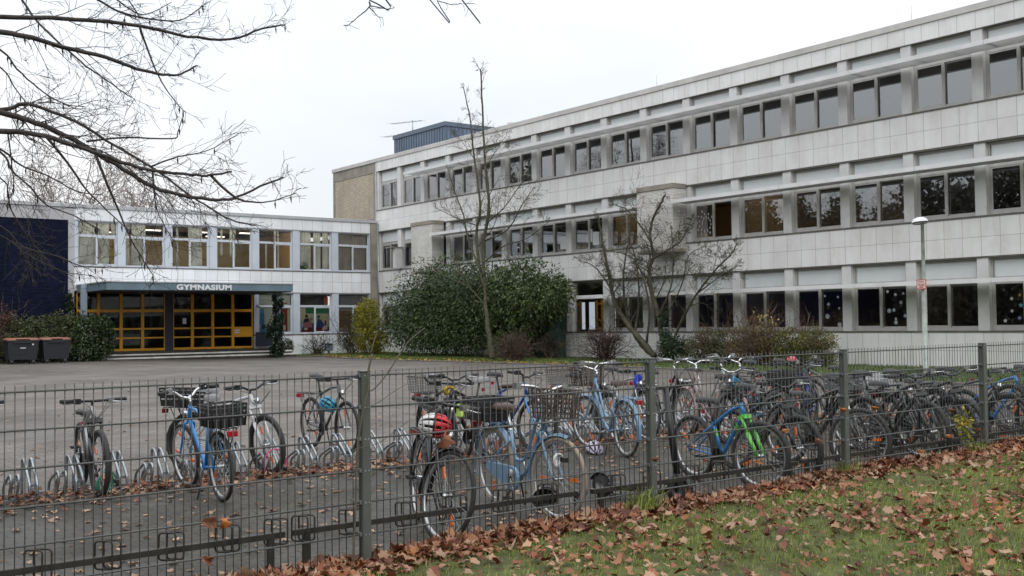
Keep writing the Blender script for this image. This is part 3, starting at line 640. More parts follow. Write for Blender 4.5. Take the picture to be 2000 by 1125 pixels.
TOPW = {0: [(.05, .95, 0, 2.2, CURTAIN), (1.05, 1.6, 0, 2.2, CURTAIN), (1.7, 1.9, 1.6, 2.2, CURTAIN)],
        1: [(.05, .3, 0, 2.2, CURTAIN), (.4, 1.12, 0, 2.2, CURTAIN)],
        2: [(.02, .06, 0, 2.2, CURTAIN), (.3, .42, 0, 2.2, CURTAIN), (.95, 1.7, 0, 2.2, CURTAIN)],
        3: [(.3, .42, .75, 2.2, CURTAIN), (.82, 1.15, .7, 2.2, CURTAIN)],
        4: [(.48, .58, 0, 1.5, CURTAIN), (1.0, 1.12, 0, 2.2, CURTAIN), (1.2, 1.3, 0, 2.2, CURTAIN)],
        5: [(.04, .82, 0, 2.2, CURTAIN), (.98, 1.45, 0, 2.2, CURTAIN), (1.55, 1.95, 0, 2.2, CURTAIN)],
        6: [(.05, 1.98, 0, 2.2, CURTAIN_BEIGE)]}
for i in range(7):
    a, b = PX[i][1], PX[i + 1][0]; w_ = b - a
    for lv in ((4.772, 2.245, 1.47),) + (((1.222, 2.28, 1.5),) if i >= 4 else ()):
        x0 = a if not (lv[0] < 2 and i == 4) else 24.44
        ww_ = b - x0
        wn = lframe(ww_, lv[1], lv[2]).build('window', FRAME_BLUE, ew, matrix=Matrix.Translation((x0 - 23, .14, lv[0])))
        m = MB(); c_ = ww_ / 2
        quady(m, .06, .06, c_ - .03, .09, lv[2]) 
        if not (lv[0] > 2 and i == 4): quady(m, .03, c_, ww_ - .1, .12, lv[2] - .04)
        else: quady(m, .03, c_, c_ + .38, .12, lv[2] - .04)
        quady(m, .04, .06, ww_ - .06, lv[2] + .12, lv[1] - .05)
        m.build('pane', glassmat('entrance wing glass', .85, 1.55), wn, matrix=Matrix.Identity(4))
        if lv[0] > 2:
            for (xa, xb, za, zb, mm) in TOPW[i]: curtain(wn, xa, xb, za, zb, mm)
            if i == 5: foliage('potted_plant', [(.3, .25, .25, .28, .12, .22)], 160, .16, .06, leafmat('houseplant', [(0, (.02, .07, .02)), (1, (.08, .2, .05))]), wn, zmin=0).location = (0, 0, 0)
        else:
            # painted paper pictures behind the panes
            def pic(pts, col, dy=0.): MB().poly([(x, .10 + dy, z) for x, z in pts], (0, .003, 0)).build('window_picture', mat('paint' + str(col), col, .7, vary=.05), wn, matrix=Matrix.Identity(4))
            def rc(x0_, x1_, z0_, z1_): return [(x0_, z0_), (x1_, z0_), (x1_, z1_), (x0_, z1_)]
            def ov(x_, z_, rx, rz): return [(x_ + rx * math.cos(t), z_ + rz * math.sin(t)) for t in np.linspace(0, 2 * math.pi, 12, endpoint=False)]
            if i == 4:
                pic(rc(.06, 1.98, .1, 1.48), (.62, .66, .55), .012); pic(rc(.06, 1.98, 1.62, 2.2), (.58, .62, .55), .012)
                pic(ov(.3, 1.3, .11, .14), (.12, .4, .7)); pic(rc(.18, .42, .55, 1.2), (.08, .3, .62)); pic(rc(.2, .7, .12, .3), (.12, .42, .7)); pic(rc(.25, .45, .3, .55), (.03, .1, .35), .001)
                pic(rc(1.32, 1.8, .1, 1.45), (.30, .02, .025)); pic(ov(1.45, .75, .18, .22), (.03, .22, .07), -.005); pic(ov(1.55, 1.0, .1, .12), (.03, .25, .08), -.005); pic(rc(1.55, 1.68, .2, .5), (.7, .7, .68), -.005); pic(rc(1.3, 1.8, 1.7, 1.76), (.3, .02, .02))
            if i == 5:
                pic(rc(.06, 1.96, .1, 1.48), (.55, .55, .36), .012); pic(rc(.45, .95, 1.15, 1.46), (.02, .22, .08), .006); pic(rc(1.0, 1.9, 1.15, 1.46), (.02, .24, .09), .006)
                pic(rc(.15, 1.92, .1, .36), (.2, .015, .02), .006)
                pic(ov(.5, 1.0, .085, .1), (.012, .015, .02)); pic([(.28, .6), (.36, .85), (.62, .9), (.72, .6)], (.015, .02, .03))
                pic([(.25, .36), (.3, .62), (.75, .72), (.95, .36)], (.42, .17, .2), -.004); pic(ov(.78, .82, .1, .1), (.4, .2, .22), -.006)
                pic(ov(1.26, .95, .08, .1), (.02, .07, .2)); pic([(1.1, .36), (1.2, .85), (1.4, .8), (1.62, .5), (1.55, .36)], (.02, .08, .28), -.002)
                pic([(1.45, .3), (1.7, .48), (1.82, .28), (1.55, .14)], (.7, .7, .68), -.006); pic(rc(.35, .55, .22, .34), (.65, .65, .65), -.006); pic(rc(.08, .22, .2, .75), (.15, .4, .65), -.004)
                pic([(1.62, .36), (1.64, .75), (1.74, .75), (1.74, .36)], (.18, .02, .025), -.002); pic(rc(.85, .95, .1, .6), (.03, .1, .14), -.005)
                MB().box(.06, 1.9, .3, .31, 1.62, 2.2).build('dark_blind', ROOM_DARK, wn, matrix=Matrix.Identity(4))
                pic(rc(1.6, 1.85, 1.64, 2.1), (.5, .07, .01))
            if i == 6:
                pic(rc(.06, 1.98, .3, 1.3), (.22, .13, .06), .012); pic(rc(.06, 1.98, 1.6, 2.2), (.20, .21, .2), .012); pic(rc(.06, 1.98, 1.3, 1.5), (.3, .3, .29), .012); pic(rc(.06, 1.98, .1, .3), (.35, .35, .33), .012)
# yellow framed entrance doors
yf = MB(); xa = [14.87, 15.93, 17.04, 18.12, 19.27]; xb = [19.7, 20.73, 21.84, 22.96, 24.09]
gl = MB()
for X in (xa, xb):
    X0, X1 = X[0], X[-1]
    yf.box(X0, X1, VL + .05, VL + .17, 3.44, 3.5); yf.box(X0, X1, VL + .052, VL + .168, 2.47, 2.62); yf.box(X0, X1, VL + .052, VL + .168, .5, .62)
    for j, x in enumerate(X):
        wv = .045 if j in (0, len(X) - 1) else .075
        yf.box(x - (0 if j == 0 else wv), x + (0 if j == len(X) - 1 else wv), VL + .046, VL + .174, .502, 3.5)
    for j in range(len(X) - 1):
        yf.box(X[j] + .04, X[j + 1] - .04, VL + .058, VL + .162, 1.58, 1.665); yf.box(X[j] + .04, X[j + 1] - .04, VL + .058, VL + .162, 1.12, 1.195)
    quady(gl, VL + .11, X0, X1, .55, 3.46)
yg = pe(yf, 'entrance_glazing', YELLOW)
gl.build('pane', GLASS_DARK, yg, tuple(_wl(yg)))
MB().box(22.98, 24.06, VL + .056, VL + .1, 1.196, 1.579).build('letterbox_panel', YELLOW, yg, tuple(_wl(yg)))
MB().box(23.02, 23.35, VL + .045, VL + .055, 1.45, 1.52).box(23.05, 23.3, VL + .045, VL + .055, 1.32, 1.4).build('notice', PAPER, yg, tuple(_wl(yg)))
MB().box(20.22, 20.42, VL + .1, VL + .105, 1.85, 2.15).build('notice', PAPER, yg, tuple(_wl(yg)))
pl_ = MB()
for x in (18.12, 20.76, 22.9):
    for z in (.7, 1.62, 2.4): pl_.lathe([(.03, 0), (.03, .02)], (x, VL + .03, z), 8, 'y')
pl_.tube([(17.0, VL + .02, 1.2), (17.0, VL, 1.25), (17.0, VL, 1.55), (17.0, VL + .02, 1.6)], .014, 6).tube([(21.8, VL + .02, 1.2), (21.8, VL, 1.25), (21.8, VL, 1.55), (21.8, VL + .02, 1.6)], .014, 6)
pl_.build('door_handle', ZINC, yg, tuple(_wl(yg)))
pe(MB().box(19.275, 19.695, VL + .0, VL + .2, .45, 3.5), 'navy_pillar', NAVY)
pe(MB().box(14.5, 24.4, VL + .06, VL + .3, 3.502, 3.539), 'door_lintel', NAVY)
# canopy with lettering, post
CV = 50.2
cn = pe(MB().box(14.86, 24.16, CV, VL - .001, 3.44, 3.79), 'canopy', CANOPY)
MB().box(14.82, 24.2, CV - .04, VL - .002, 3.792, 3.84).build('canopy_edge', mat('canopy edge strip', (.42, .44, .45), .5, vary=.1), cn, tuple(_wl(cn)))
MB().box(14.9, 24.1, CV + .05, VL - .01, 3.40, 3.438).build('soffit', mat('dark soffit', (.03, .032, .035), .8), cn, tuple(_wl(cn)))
cu = bpy.data.curves.new('letters', 'FONT'); cu.body = 'GYMNASIUM'; cu.size = .34; cu.extrude = .02; cu.offset = .014; cu.space_character = 1.12; cu.align_x = 'LEFT'
to = bpy.data.objects.new('letters', cu); COL.objects.link(to); bpy.context.view_layer.update()
tm = bpy.data.meshes.new_from_object(to.evaluated_get(bpy.context.evaluated_depsgraph_get())); bpy.data.objects.remove(to)
tv = np.array([v.co[:] for v in tm.vertices]); sx = (20.86 - 18.13) / (tv[:, 0].max() - tv[:, 0].min()); x_min = tv[:, 0].min()
for v in tm.vertices: v.co = ((v.co.x - x_min) * sx, -v.co.z, v.co.y)
tm.materials.append(mat('white letters', (.72, .74, .76), .5, vary=.03))
lt = link('lettering', tm, cn); lt.location = Vector((18.13, CV - .021, 3.478)) - Vector(ew.location)
pe(MB().cbox(14.56, 14.84, 53.1, 53.3, .1, 3.8, .01), 'canopy_post', mat('post paint', (.25, .32, .38), .5, vary=.1))
ip = pe(MB().cbox(24.4, 24.66, 52.7, 52.95, .1, 3.7, .01), 'canopy_post', mat('post paint', (.25, .32, .38), .5, vary=.1))
pe(MB().box(24.1, 25.1, 54.66, 54.7, .6, 1.36), 'railing_panel', NAVY)
cm_ = pe(MB().lathe([(.0, -.2), (.07, -.2), (.075, .05), (.05, .1), (.0, .1)], (24.33, VL - .2, 2.75), 10, 'y').box(24.3, 24.36, VL - .2, VL, 2.8, 2.86), 'security_camera', FRAME_BLUE)
# steps with white nosings
st = pe(MB().box(14.9, 25.0, 54.15, VL - .001, 0, .48).box(25.0, 25.05, 54.15, 54.3, 0, .47).box(14.9, 25.85, 53.85, 54.149, 0, .33).box(14.9, 25.95, 53.55, 53.849, 0, .17), 'entrance_steps', mat('step stone', (.06, .058, .055), .8, vary=.3, scale=3))
MB().box(14.9, 25.86, 53.842, 53.9, .30, .372).box(14.9, 25.96, 53.542, 53.6, .135, .212).build('step_nosing', mat('white nosing', (.8, .8, .77), .7, vary=.25, scale=3), st, tuple(_wl(st)))

# ------------------------------------------------------------------ welded mesh fence
FV = 6.0
POSTS = [-4.26, -1.71, .835, 3.375, 5.91, 8.385, 10.80, 13.3, 15.8]
fence = thing('mesh_fence', 'grey green double rod mesh fence on square posts along the lawn', 'fence', (6, FV, .15))
fz = lambda x: .012 * (x - 3.4) * .25          # the rails climb a little to the right
def part_f(mb, name, m): return mb.build(name, m, fence, (6, FV, .15))
for i, x in enumerate(POSTS):
    t = 1.352 + fz(x); m = MB(); m.cbox(x - .03, x + .03, FV - .03, FV + .03, .0, t, .004)
    pp = part_f(m, 'fence_post', FENCE)
    MB().cbox(x - .033, x + .033, FV - .033, FV + .033, t + .001, t + .012, .004).build('post_cap', FENCE, pp, tuple(_wl(pp)))
    for k in range(6):
        z = .335 + .2 * k + fz(x); cl = MB()
        for s in (-1, 1): cl.lathe([(.006, -.034), (.006, -.03)], (x + s * .012, FV, z), 6, 'y').box(x + s * .03 - .014, x + s * .03 + .014, FV - .016, FV + .016, z - .012, z + .012)
        cl.build('clamp', ZINC, pp, tuple(_wl(pp)))
for i in range(len(POSTS) - 1):
    a, b = POSTS[i] + .031, POSTS[i + 1] - .031; m = MB(); n = int(round((b - a) / .05)); r_ = random.Random(i)
    for k in range(n + 1):
        x = a + .004 + (b - a - .008) * k / n; o = r_.gauss(0, .0012)
        m.tube([(x, FV + o, .17 + fz(x)), (x + r_.gauss(0, .0015), FV, .75), (x, FV - o, 1.366 + fz(x))], .0031, 5, cap=True)
    for k in range(6):
        z = .332 + .2 * k
        for s in (-1, 1): m.tube([(a - .012, FV + s * .007, z + fz(a)), ((a + b) / 2, FV + s * .007, z + fz((a + b) / 2) + r_.gauss(0, .001)), (b + .012, FV + s * .008, z + fz(b))], .0055, 6)
    part_f(m, 'mesh_panel', FENCE_ROD)

# ------------------------------------------------------------------ dark hoop racks behind the fence
RV = 6.72
def rounded_hoop(x, y, z, w, h, r=.03, n=4):
    pts = []
    for cx, cz, a0 in ((w / 2 - r, h / 2 - r, 0), (-w / 2 + r, h / 2 - r, 90), (-w / 2 + r, -h / 2 + r, 180), (w / 2 - r, -h / 2 + r, 270)):
        for i in range(n + 1): a = R(a0 + 90 * i / n); pts.append((x + (cx + r * math.cos(a)) * .0, y + cx + r * math.cos(a), z + cz + r * math.sin(a)))
    return pts
RACKS = [(-1.6, .95, [-1.2, -.75, -.3, .15, .6]), (.98, 3.16, [1.2, 1.6, 2.0, 2.39, 2.76, 3.1]), (3.22, 5.86, [3.3, 3.66, 4.12, 4.56, 5.0, 5.45]), (5.92, 8.6, [6.2, 6.62, 7.1, 7.5, 7.95, 8.35]), (8.66, 11.3, [8.9, 9.35, 9.85, 10.3, 10.7, 11.1]), (11.36, 14.1, [11.6, 12.05, 12.5, 12.9, 13.3, 13.7])]
RL = ['hoop rack section beyond the left frame edge', 'dark brown hoop rack with no bicycle at the left behind the fence', 'dark hoop rack section holding the black trekking and light blue city bicycles', 'dark hoop rack section behind the fence between scooter and green forked bicycle', 'dark hoop rack section at the wheel of the matt black mountain bicycle', 'dark hoop rack section under the rightmost black bicycles behind the fence']
for (a, b, hs), lab in list(zip(RACKS, RL))[1:]:
    rk = thing('hoop_rack', lab, 'bicycle rack', ((a + b) / 2, RV, 0), 0, 'hoop racks along the fence')
    og = tuple(rk.location); dz = rng.uniform(-.012, .012)
    MB().cbox(a, b, RV - .02, RV + .02, .235 + dz, .275 + dz, .003).build('rail', RACKDARK, rk, og)
    for x in (a + .1, b - .1): MB().cbox(x - .022, x + .022, RV - .019, RV + .019, -.02, .234 + dz, .003).build('leg', RACKDARK, rk, og)
    for x in hs:
        m = MB(); t = rng.uniform(-.02, .02)
        for s in (-1, 1):
            m.tube([(x + .026 * s - .72 * (p[1] - RV) + t * (p[2] - .27), RV + .72 * (p[1] - RV), p[2]) for p in rounded_hoop(x, RV, .275, .11, .17, .022)], .0065, 6, closed=True)
        m.build('hoop', RACKDARK, rk, og)
# two bars of the first gap lean against one another
# ------------------------------------------------------------------ zinc rack row
ZV = 11.15
def zinc_unit():
    m = MB()
    for s in (-.035, .035):
        # high hook: foot near the fence side, climbs away to a bent top
        m.tube(spline([(s, -.02, 0), (s, -.02, .12), (s, .01, .17), (s, .2, .33), (s, .255, .365), (s, .30, .355), (s, .32, .30), (s, .33, .0)], 4), .0145, 7)
        # low loop facing the other way
        m.tube(spline([(s - .17, .33, 0), (s - .17, .32, .09), (s - .17, .25, .15), (s - .17, .08, .225), (s - .17, .02, .245), (s - .17, -.025, .22), (s - .17, -.02, .15), (s - .17, .03, .08), (s - .17, .04, 0)], 4), .0135, 7)
    m.box(-.04, .04, .0, .016, .12, .15); m.box(-.21, -.13, .0, .016, .19, .22)
    return m.mesh('stand', ZINC)
ZU = zinc_unit(); ZX = 1.75
ZL = ['zinc rack section standing left of the blue bicycle, dark mountain bicycle in it', 'zinc rack section between blue bicycle and black one with blue helmet', 'zinc rack section behind the square fence post and helmet hung bicycle', 'zinc rack section behind the light blue city bicycle', 'zinc rack section among the crowded bicycles right of the middle', 'zinc rack section at the far right among dark bicycles']
for s in range(6):
    n = 5; rk = thing('zinc_rack', ZL[s], 'bicycle rack', (ZX, ZV, 0), 0, 'zinc racks across the yard')
    for i in range(n):
        o = link('stand', ZU, rk, matrix=Matrix.Translation((.43 * i, rng.uniform(-.01, .01), 0)) @ Matrix.Rotation(rng.uniform(-.03, .03), 4, 'Z'))
    MB().box(-.1, .43 * n - .18, .345, .375, .0, .022).box(-.1, .43 * n - .18, -.035, -.005, .0, .022).build('base_bar', ZINC, rk, matrix=Matrix.Identity(4))
    ZX += .43 * n

# ------------------------------------------------------------------ bicycles
BLK = mat('black rubber', (.026, .026, .027), .7, vary=.2); CREAM = mat('cream tyre', (.30, .25, .195), .75, vary=.12)
GREYT = mat('grey tyre', (.055, .053, .05), .75, vary=.15)
RIM = mat('silver rim', (.46, .47, .48), .3, .7); RIMB = mat('black rim', (.02, .02, .022), .35, .3)
CHROME = mat('bright metal', (.58, .59, .6), .25, .85, vary=.06); BLKM = mat('black metal', (.02, .02, .022), .38, .2)
PLAST = mat('black plastic', (.022, .022, .023), .5); ORANGE = mat('orange reflector', (.75, .16, .02), .3); REDR = mat('red reflector', (.35, .01, .015), .25)
LEATHER = mat('brown leather', (.055, .03, .02), .5, vary=.2); GREYS = mat('grey saddle', (.2, .2, .21), .6, vary=.1)
WIRE = mat('wire basket', (.03, .028, .027), .5, .3); BASKBR = mat('brown mesh basket', (.07, .05, .04), .6, .1)
def wheel_meshes(r, tw, tyre, rim, knob):
    key = (r, tw, tyre.name, rim.name, knob)
    if key in _WM: return _WM[key]
    n = 44; t = MB(); vs = []; fs = []; k = 8
    for i in range(n):
        a = 2 * math.pi * i / n
        for j in range(k):
            b = 2 * math.pi * j / k; rad = r - tw + tw * math.cos(b)
            if knob and j in (7, 0, 1) and i % 2: rad -= .006
            vs.append((rad * math.cos(a), tw * .95 * math.sin(b), rad * math.sin(a)))
    for i in range(n):
        for j in range(k): fs.append((i * k + j, i * k + (j + 1) % k, ((i + 1) % n) * k + (j + 1) % k, ((i + 1) % n) * k + j))
    t.add(vs, fs, True); tm = t.mesh('tyre', tyre)
    ri = r - 2 * tw; m = MB(); vs = []; fs = []; prof = [(ri + .008, -.011), (ri - .012, -.012), (ri - .018, 0), (ri - .012, .012), (ri + .008, .011)]
    for i in range(n):
        a = 2 * math.pi * i / n
        for q, y in prof: vs.append((q * math.cos(a), y, q * math.sin(a)))
    for i in range(n):
        for j in range(4): fs.append((i * 5 + j, i * 5 + j + 1, ((i + 1) % n) * 5 + j + 1, ((i + 1) % n) * 5 + j))
    m.add(vs, fs, True); rm = m.mesh('rim', rim)
    h = MB(); h.lathe([(.012, -.055), (.012, -.035), (.024, -.033), (.015, -.02), (.015, .02), (.024, .033), (.012, .035), (.012, .055)], (0, 0, 0), 10, 'y')
    ns = 28
    for i in range(ns):
        a = 2 * math.pi * i / ns; s = 1 if i % 2 else -1; b = a + (.9 if i % 4 < 2 else -.9)
        h.tube([(.022 * math.cos(b), .03 * s, .022 * math.sin(b)), ((ri - .016) * math.cos(a), .003 * s, (ri - .016) * math.sin(a))], .0014, 3, cap=False)
    hm = h.mesh('spokes', CHROME)
    f = MB()
    for a in (.6,): 
        q = ri * .62; d = Matrix.Translation((q * math.cos(a), 0, q * math.sin(a))) @ Matrix.Rotation(-a, 4, 'Y'); f.box(-.045, .045, -.006, .006, -.014, .014, M=d)
    fm = f.mesh('spoke_reflector', ORANGE)
    _WM[key] = (tm, rm, hm, fm); return _WM[key]
_WM = {}
def paint(name, col, rough=.32, metal=0.): return mat('paint ' + name, col, rough, metal, vary=.06, scale=5, coat=.3)
PT = dict(black=paint('black', (.016, .016, .018)), matt=paint('matt black', (.034, .034, .036), .5), blue=paint('blue', (.03, .21, .55)), pale=paint('pale blue', (.155, .27, .405)), white=paint('white', (.55, .56, .58)),
          silver=paint('silver', (.35, .36, .37), .3, .5), brightblue=paint('bright blue', (.015, .19, .50)), deepblue=paint('deep blue', (.012, .055, .25)), green=paint('light green', (.12, .48, .06)), cyan=paint('cyan', (.03, .26, .5)), red=paint('red', (.3, .015, .02)),
          grey=paint('grey', (.10, .105, .11)), rose=paint('rose', (.26, .18, .17)), anth=paint('anthracite', (.04, .043, .048)))
def fender(r, a0, a1, w=.028, n=22):
    vs = []; fs = []; pr = [(0, -w), (.016, -w * .6), (.02, 0), (.016, w * .6), (0, w)]
    for i in range(n + 1):
        a = R(a0 + (a1 - a0) * i / n)
        for dr, y in pr: vs.append(((r + dr) * math.cos(a), y, (r + dr) * math.sin(a)))
    for i in range(n):
        for j in range(4): fs.append((i * 5 + j, i * 5 + j + 1, i * 5 + j + 6, i * 5 + j + 5))
    return vs, fs
def bicycle(label, pos, heading, anchor='F', steer=0., lean=0., kind='mtb', fr='black', fork=None, tyre=BLK, rim=RIMB, r=.345, saddle=None, sh=.0, mud=True, rack=True, fb=None, rb=None,
            case=False, bar='flat', barm=None, lamp=True, guard=None, refl=True, up=None, post=None, forkm=None, light=True):
    """local x forward, origin at the rear contact point"""
    wb = {'mtb': 1.07, 'city': 1.09, 'trek': 1.07, 'kids': .98}[kind]; city = kind == 'city'; tw = .029 if kind in ('mtb', 'kids') else .02
    h = R(heading); d = Vector((math.cos(h), math.sin(h), 0)); p = Vector((pos[0], pos[1], 0)) - (d * wb if anchor == 'F' else Vector((0, 0, 0)))
    root = thing('bicycle', label, 'bicycle', p, h, 'bicycles parked in the racks')
    root.rotation_euler = (R(lean), 0, h)
    I = Matrix.Identity(4)
    F_ = PT[fr]; FK = PT[fork] if fork else F_; pk = barm or BLKM
    RA = Vector((0, 0, r)); FA = Vector((wb, 0, r)); BB = Vector((.435, 0, .285 if r > .33 else .27))
    ca, sa = math.cos(R(69.5)), math.sin(R(69.5)); ax = Vector((-ca, 0, sa)); fn = Vector((sa, 0, ca))
    P0 = FA - fn * .045; HB = P0 + ax * (r + .085 if kind != 'mtb' else r + .13); hl = {'mtb': .13, 'city': .21, 'trek': .16, 'kids': .12}[kind]; HT = HB + ax * hl
    s = Vector((-math.cos(R(72)), 0, math.sin(R(72)))); stl = {'mtb': .43, 'city': .44, 'trek': .5, 'kids': .36}[kind]; ST = BB + s * stl
    SD = BB + s * ({'mtb': .66, 'city': .62, 'trek': .7, 'kids': .56}[kind] + sh)
    S = Matrix.Translation(P0) @ Matrix.Rotation(R(steer), 4, ax) @ Matrix.Translation(-P0)
    # frame
    m = MB(); dt = .02 if kind in ('mtb', 'kids') else .017
    m.tube([HB - ax * .01, HT + ax * .005], .021, 10)
    m.tube([BB, ST + s * .02], .0165, 8)
    if city:
        m.tube(spline([HB + ax * .04, HB + ax * .02 + Vector((-.12, 0, -.12)), BB + Vector((.17, 0, .1)), BB], 5), .02, 8)
        m.tube(spline([HT - ax * .05, HT + Vector((-.10, 0, -.19)), BB + s * .13 + Vector((.16, 0, .06)), BB + s * .17], 5), .015, 8)
    else:
        q = HB + ax * .02; m.tube(spline([q, q.lerp(BB, .12) + Vector((0, 0, -.006)), q.lerp(BB, .6), BB], 4), dt * (1.25 if kind == 'mtb' else 1.1), 10)
        e = HT - ax * .025; m.tube(spline([e, e.lerp(ST, .4) + Vector((0, 0, .012)), ST - s * .03], 4), dt, 8)
    m.lathe([(.024, -.036), (.024, .036)], BB, 12, 'y')
    for y in (-1, 1):
        m.tube([BB + Vector((-.03, .03 * y, 0)), BB.lerp(RA, .45) + Vector((0, .05 * y, 0)), RA + Vector((0, .064 * y, 0))], .0095, 6)
        tp = ST - s * (.03 if not city else .1); m.tube([tp + Vector((0, .02 * y, 0)), tp.lerp(RA, .3) + Vector((0, .05 * y, 0)), RA + Vector((0, .064 * y, 0))], .0085, 6)
        m.box(-.02, .02, .06 * y - .003, .06 * y + .003, r - .025, r + .025)
    fro = m.build('frame', F_, root, matrix=I)
    # fork
    m = MB(); cr = HB - ax * .02
    if kind in ('mtb', 'kids'):
        m.box(-.03, .03, -.075, .075, -.02, .022, M=Matrix.Translation(cr) @ Matrix.Rotation(R(-20.5), 4, 'Y'))
        for y in (-1, 1): m.tube([cr + Vector((0, .062 * y, 0)), cr.lerp(FA, .42) + Vector((0, .062 * y, 0))], .015, 8).tube([cr.lerp(FA, .4) + Vector((0, .062 * y, 0)), FA + Vector((0, .062 * y, 0))], .021, 8)
    else:
        for y in (-1, 1): m.tube(spline([cr + Vector((0, .02 * y, .0)), cr + Vector((0, .05 * y, -.02)), cr.lerp(FA, .5) + Vector((-.012, .055 * y, 0)), FA + Vector((0, .055 * y, 0))], 4), [.016 - .0005 * i for i in range(13)], 8)
    fk = m.build('fork', FK, root, matrix=S)
    if kind in ('mtb', 'kids') and not fork:
        q = MB()
        for y in (-1, 1): q.tube([cr.lerp(FA, .02) + Vector((0, .062 * y, 0)), cr.lerp(FA, .41) + Vector((0, .062 * y, 0))], .0155, 8)
        q.build('stanchion', CHROME, fk, matrix=I)
    # wheels
    tm, rm, hm, fm = wheel_meshes(r, tw, tyre, rim, kind in ('mtb', 'kids'))
    for base, M_ in ((RA, I), (FA, S)):
        w = link('wheel', hm, root, matrix=M_ @ Matrix.Translation(base) @ Matrix.Rotation(rng.uniform(0, 6), 4, 'Y'))
        link('tyre', tm, w, matrix=I); link('rim', rm, w, matrix=I)
        if refl: link('spoke_reflector', fm, w, matrix=I); link('spoke_reflector', fm, w, matrix=Matrix.Rotation(math.pi, 4, 'Y'))
    # saddle and post
    MB().tube([ST - s * .05, SD - s * .02], .0135, 8).lathe([(.022, -.012), (.022, .012)], ST + s * .01, 10).build('seat_post', post or (CHROME if city else BLKM), root, matrix=I)
    sd = MB(); wd = .1 if city else .072; L_ = .26
    prof = [(-.13, wd * .7, .0), (-.11, wd, .012), (-.05, wd * .95, .01), (.02, wd * .5, .004), (.09, .025, .002), (.14, .017, -.012)]
    vs = []; fs = []
    for x, hw, z in prof:
        for y, dz in ((-1, -.035), (-.95, -.01), (-.55, .018), (0, .012), (.55, .018), (.95, -.01), (1, -.035)): vs.append(SD + Vector((x - .01, hw * y, z + dz + .03)))
    for i in range(5):
        for j in range(6): fs.append((i * 7 + j, i * 7 + j + 1, i * 7 + j + 8, i * 7 + j + 7))
    fs += [tuple(range(6, -1, -1)), tuple(35 + j for j in range(7))]; sd.add(vs, fs, True)
    for y in (-.03, .03): sd.tube([SD + Vector((-.1, y, .0)), SD + Vector((-.02, y * .7, -.02)), SD + Vector((.1, y * .5, .005))], .004, 5)
    sd.build('saddle', saddle or PLAST, root, matrix=I)
    # handlebar
    up = {'mtb': .05, 'kids': .07, 'trek': .07, 'city': .09}[kind] if up is None else up; C = HT + ax * up
    m = MB(); m.tube([HT, C], .0145, 8); B = C + Vector((.07 if not city else .05, 0, .03 if city else .012)); m.tube([C, B], .015, 8)
    gr = []
    if bar == 'city': half = [(0, 0, 0), (.03, .05, .02), (.06, .12, .05), (.03, .2, .06), (-.06, .27, .055), (-.17, .30, .045)]
    elif bar == 'riser': half = [(0, 0, 0), (0, .05, 0), (.0, .12, .035), (-.01, .2, .05), (-.03, .33, .052)]
    elif bar == 'swept': half = [(0, 0, 0), (.02, .06, .02), (.03, .12, .07), (.0, .2, .09), (-.06, .31, .085)]
    else: half = [(0, 0, 0), (0, .12, .003), (-.02, .31, .006)]
    for y in (-1, 1):
        pts = spline([B + Vector((a, b * y, c_)) for a, b, c_ in half], 4); m.tube(pts, .0135, 8)
    hb = m.build('handlebar', pk, root, matrix=S)
    for y in (-1, 1):
        e0 = B + Vector((half[-1][0], half[-1][1] * y, half[-1][2])); e1 = B + Vector((half[-2][0], half[-2][1] * y, half[-2][2])); dd = (e1 - e0).normalized()
        MB().tube([e0 - dd * .008, e0 + dd * .12], [.0195, .0195], 9).build('grip', LEATHER if saddle is LEATHER else BLK, hb, matrix=I)
        bl = MB(); g = e0 + dd * .15; bl.tube([g, g + Vector((.03, 0, -.012)), e0 + dd * .05 + Vector((.045, 0, -.022)), e0 - dd * .0 + Vector((.05, 0, -.02))], [.011, .008, .006, .005], 6); bl.box(g.x - .02, g.x + .035, g.y - .03, g.y + .03, g.z - .03, g.z + .025)
        bl.build('brake_lever', CHROME if y > 0 or city else BLKM, hb, matrix=I)
        if bar == 'barends': MB().tube([e0, e0 + Vector((.05, .0, .03)), e0 + Vector((.12, -.015 * y, .07))], .012, 7).build('bar_end', BLKM, hb, matrix=I)
    cb = MB()
    for y, q in ((.17, .07), (-.17, .05), (.1, .1)): cb.tube(spline([B + Vector((.02, y, 0)), B + Vector((.11 + q, y * .6, -.03)), B + Vector((.09, y * .15, -.16)), HB + Vector((.0, .02 if y > 0 else -.02, .02)), HB.lerp(BB, .3) + Vector((0, .02, .01))], 4), .0028, 4, cap=False)
    cb.build('cable', BLKM, root, matrix=S if abs(steer) < 8 else S)
    # drivetrain
    m = MB(); cy = -.055; m.lathe([(.088, cy - .003), (.088, cy + .003)], BB, 24, 'y'); a = rng.uniform(0, 6)
    for k, y in ((0, -.075), (math.pi, .075)):
        q = BB + Vector((.17 * math.cos(a + k), y, .17 * math.sin(a + k))); m.tube([BB + Vector((0, y, 0)), q], [.013, .009], 6)
    m.lathe([(.035, cy - .004), (.035, cy + .004)], RA, 14, 'y')
    ch = [(BB.x, cy, BB.z + .086), (RA.x, cy, RA.z + .034)]; m.tube(ch, .005, 4); m.tube([(BB.x, cy, BB.z - .086), (RA.x + .03, cy, RA.z - .07), (RA.x, cy, RA.z - .034)], .005, 4)
    m.build('crankset', CHROME if city else BLKM, root, matrix=I)
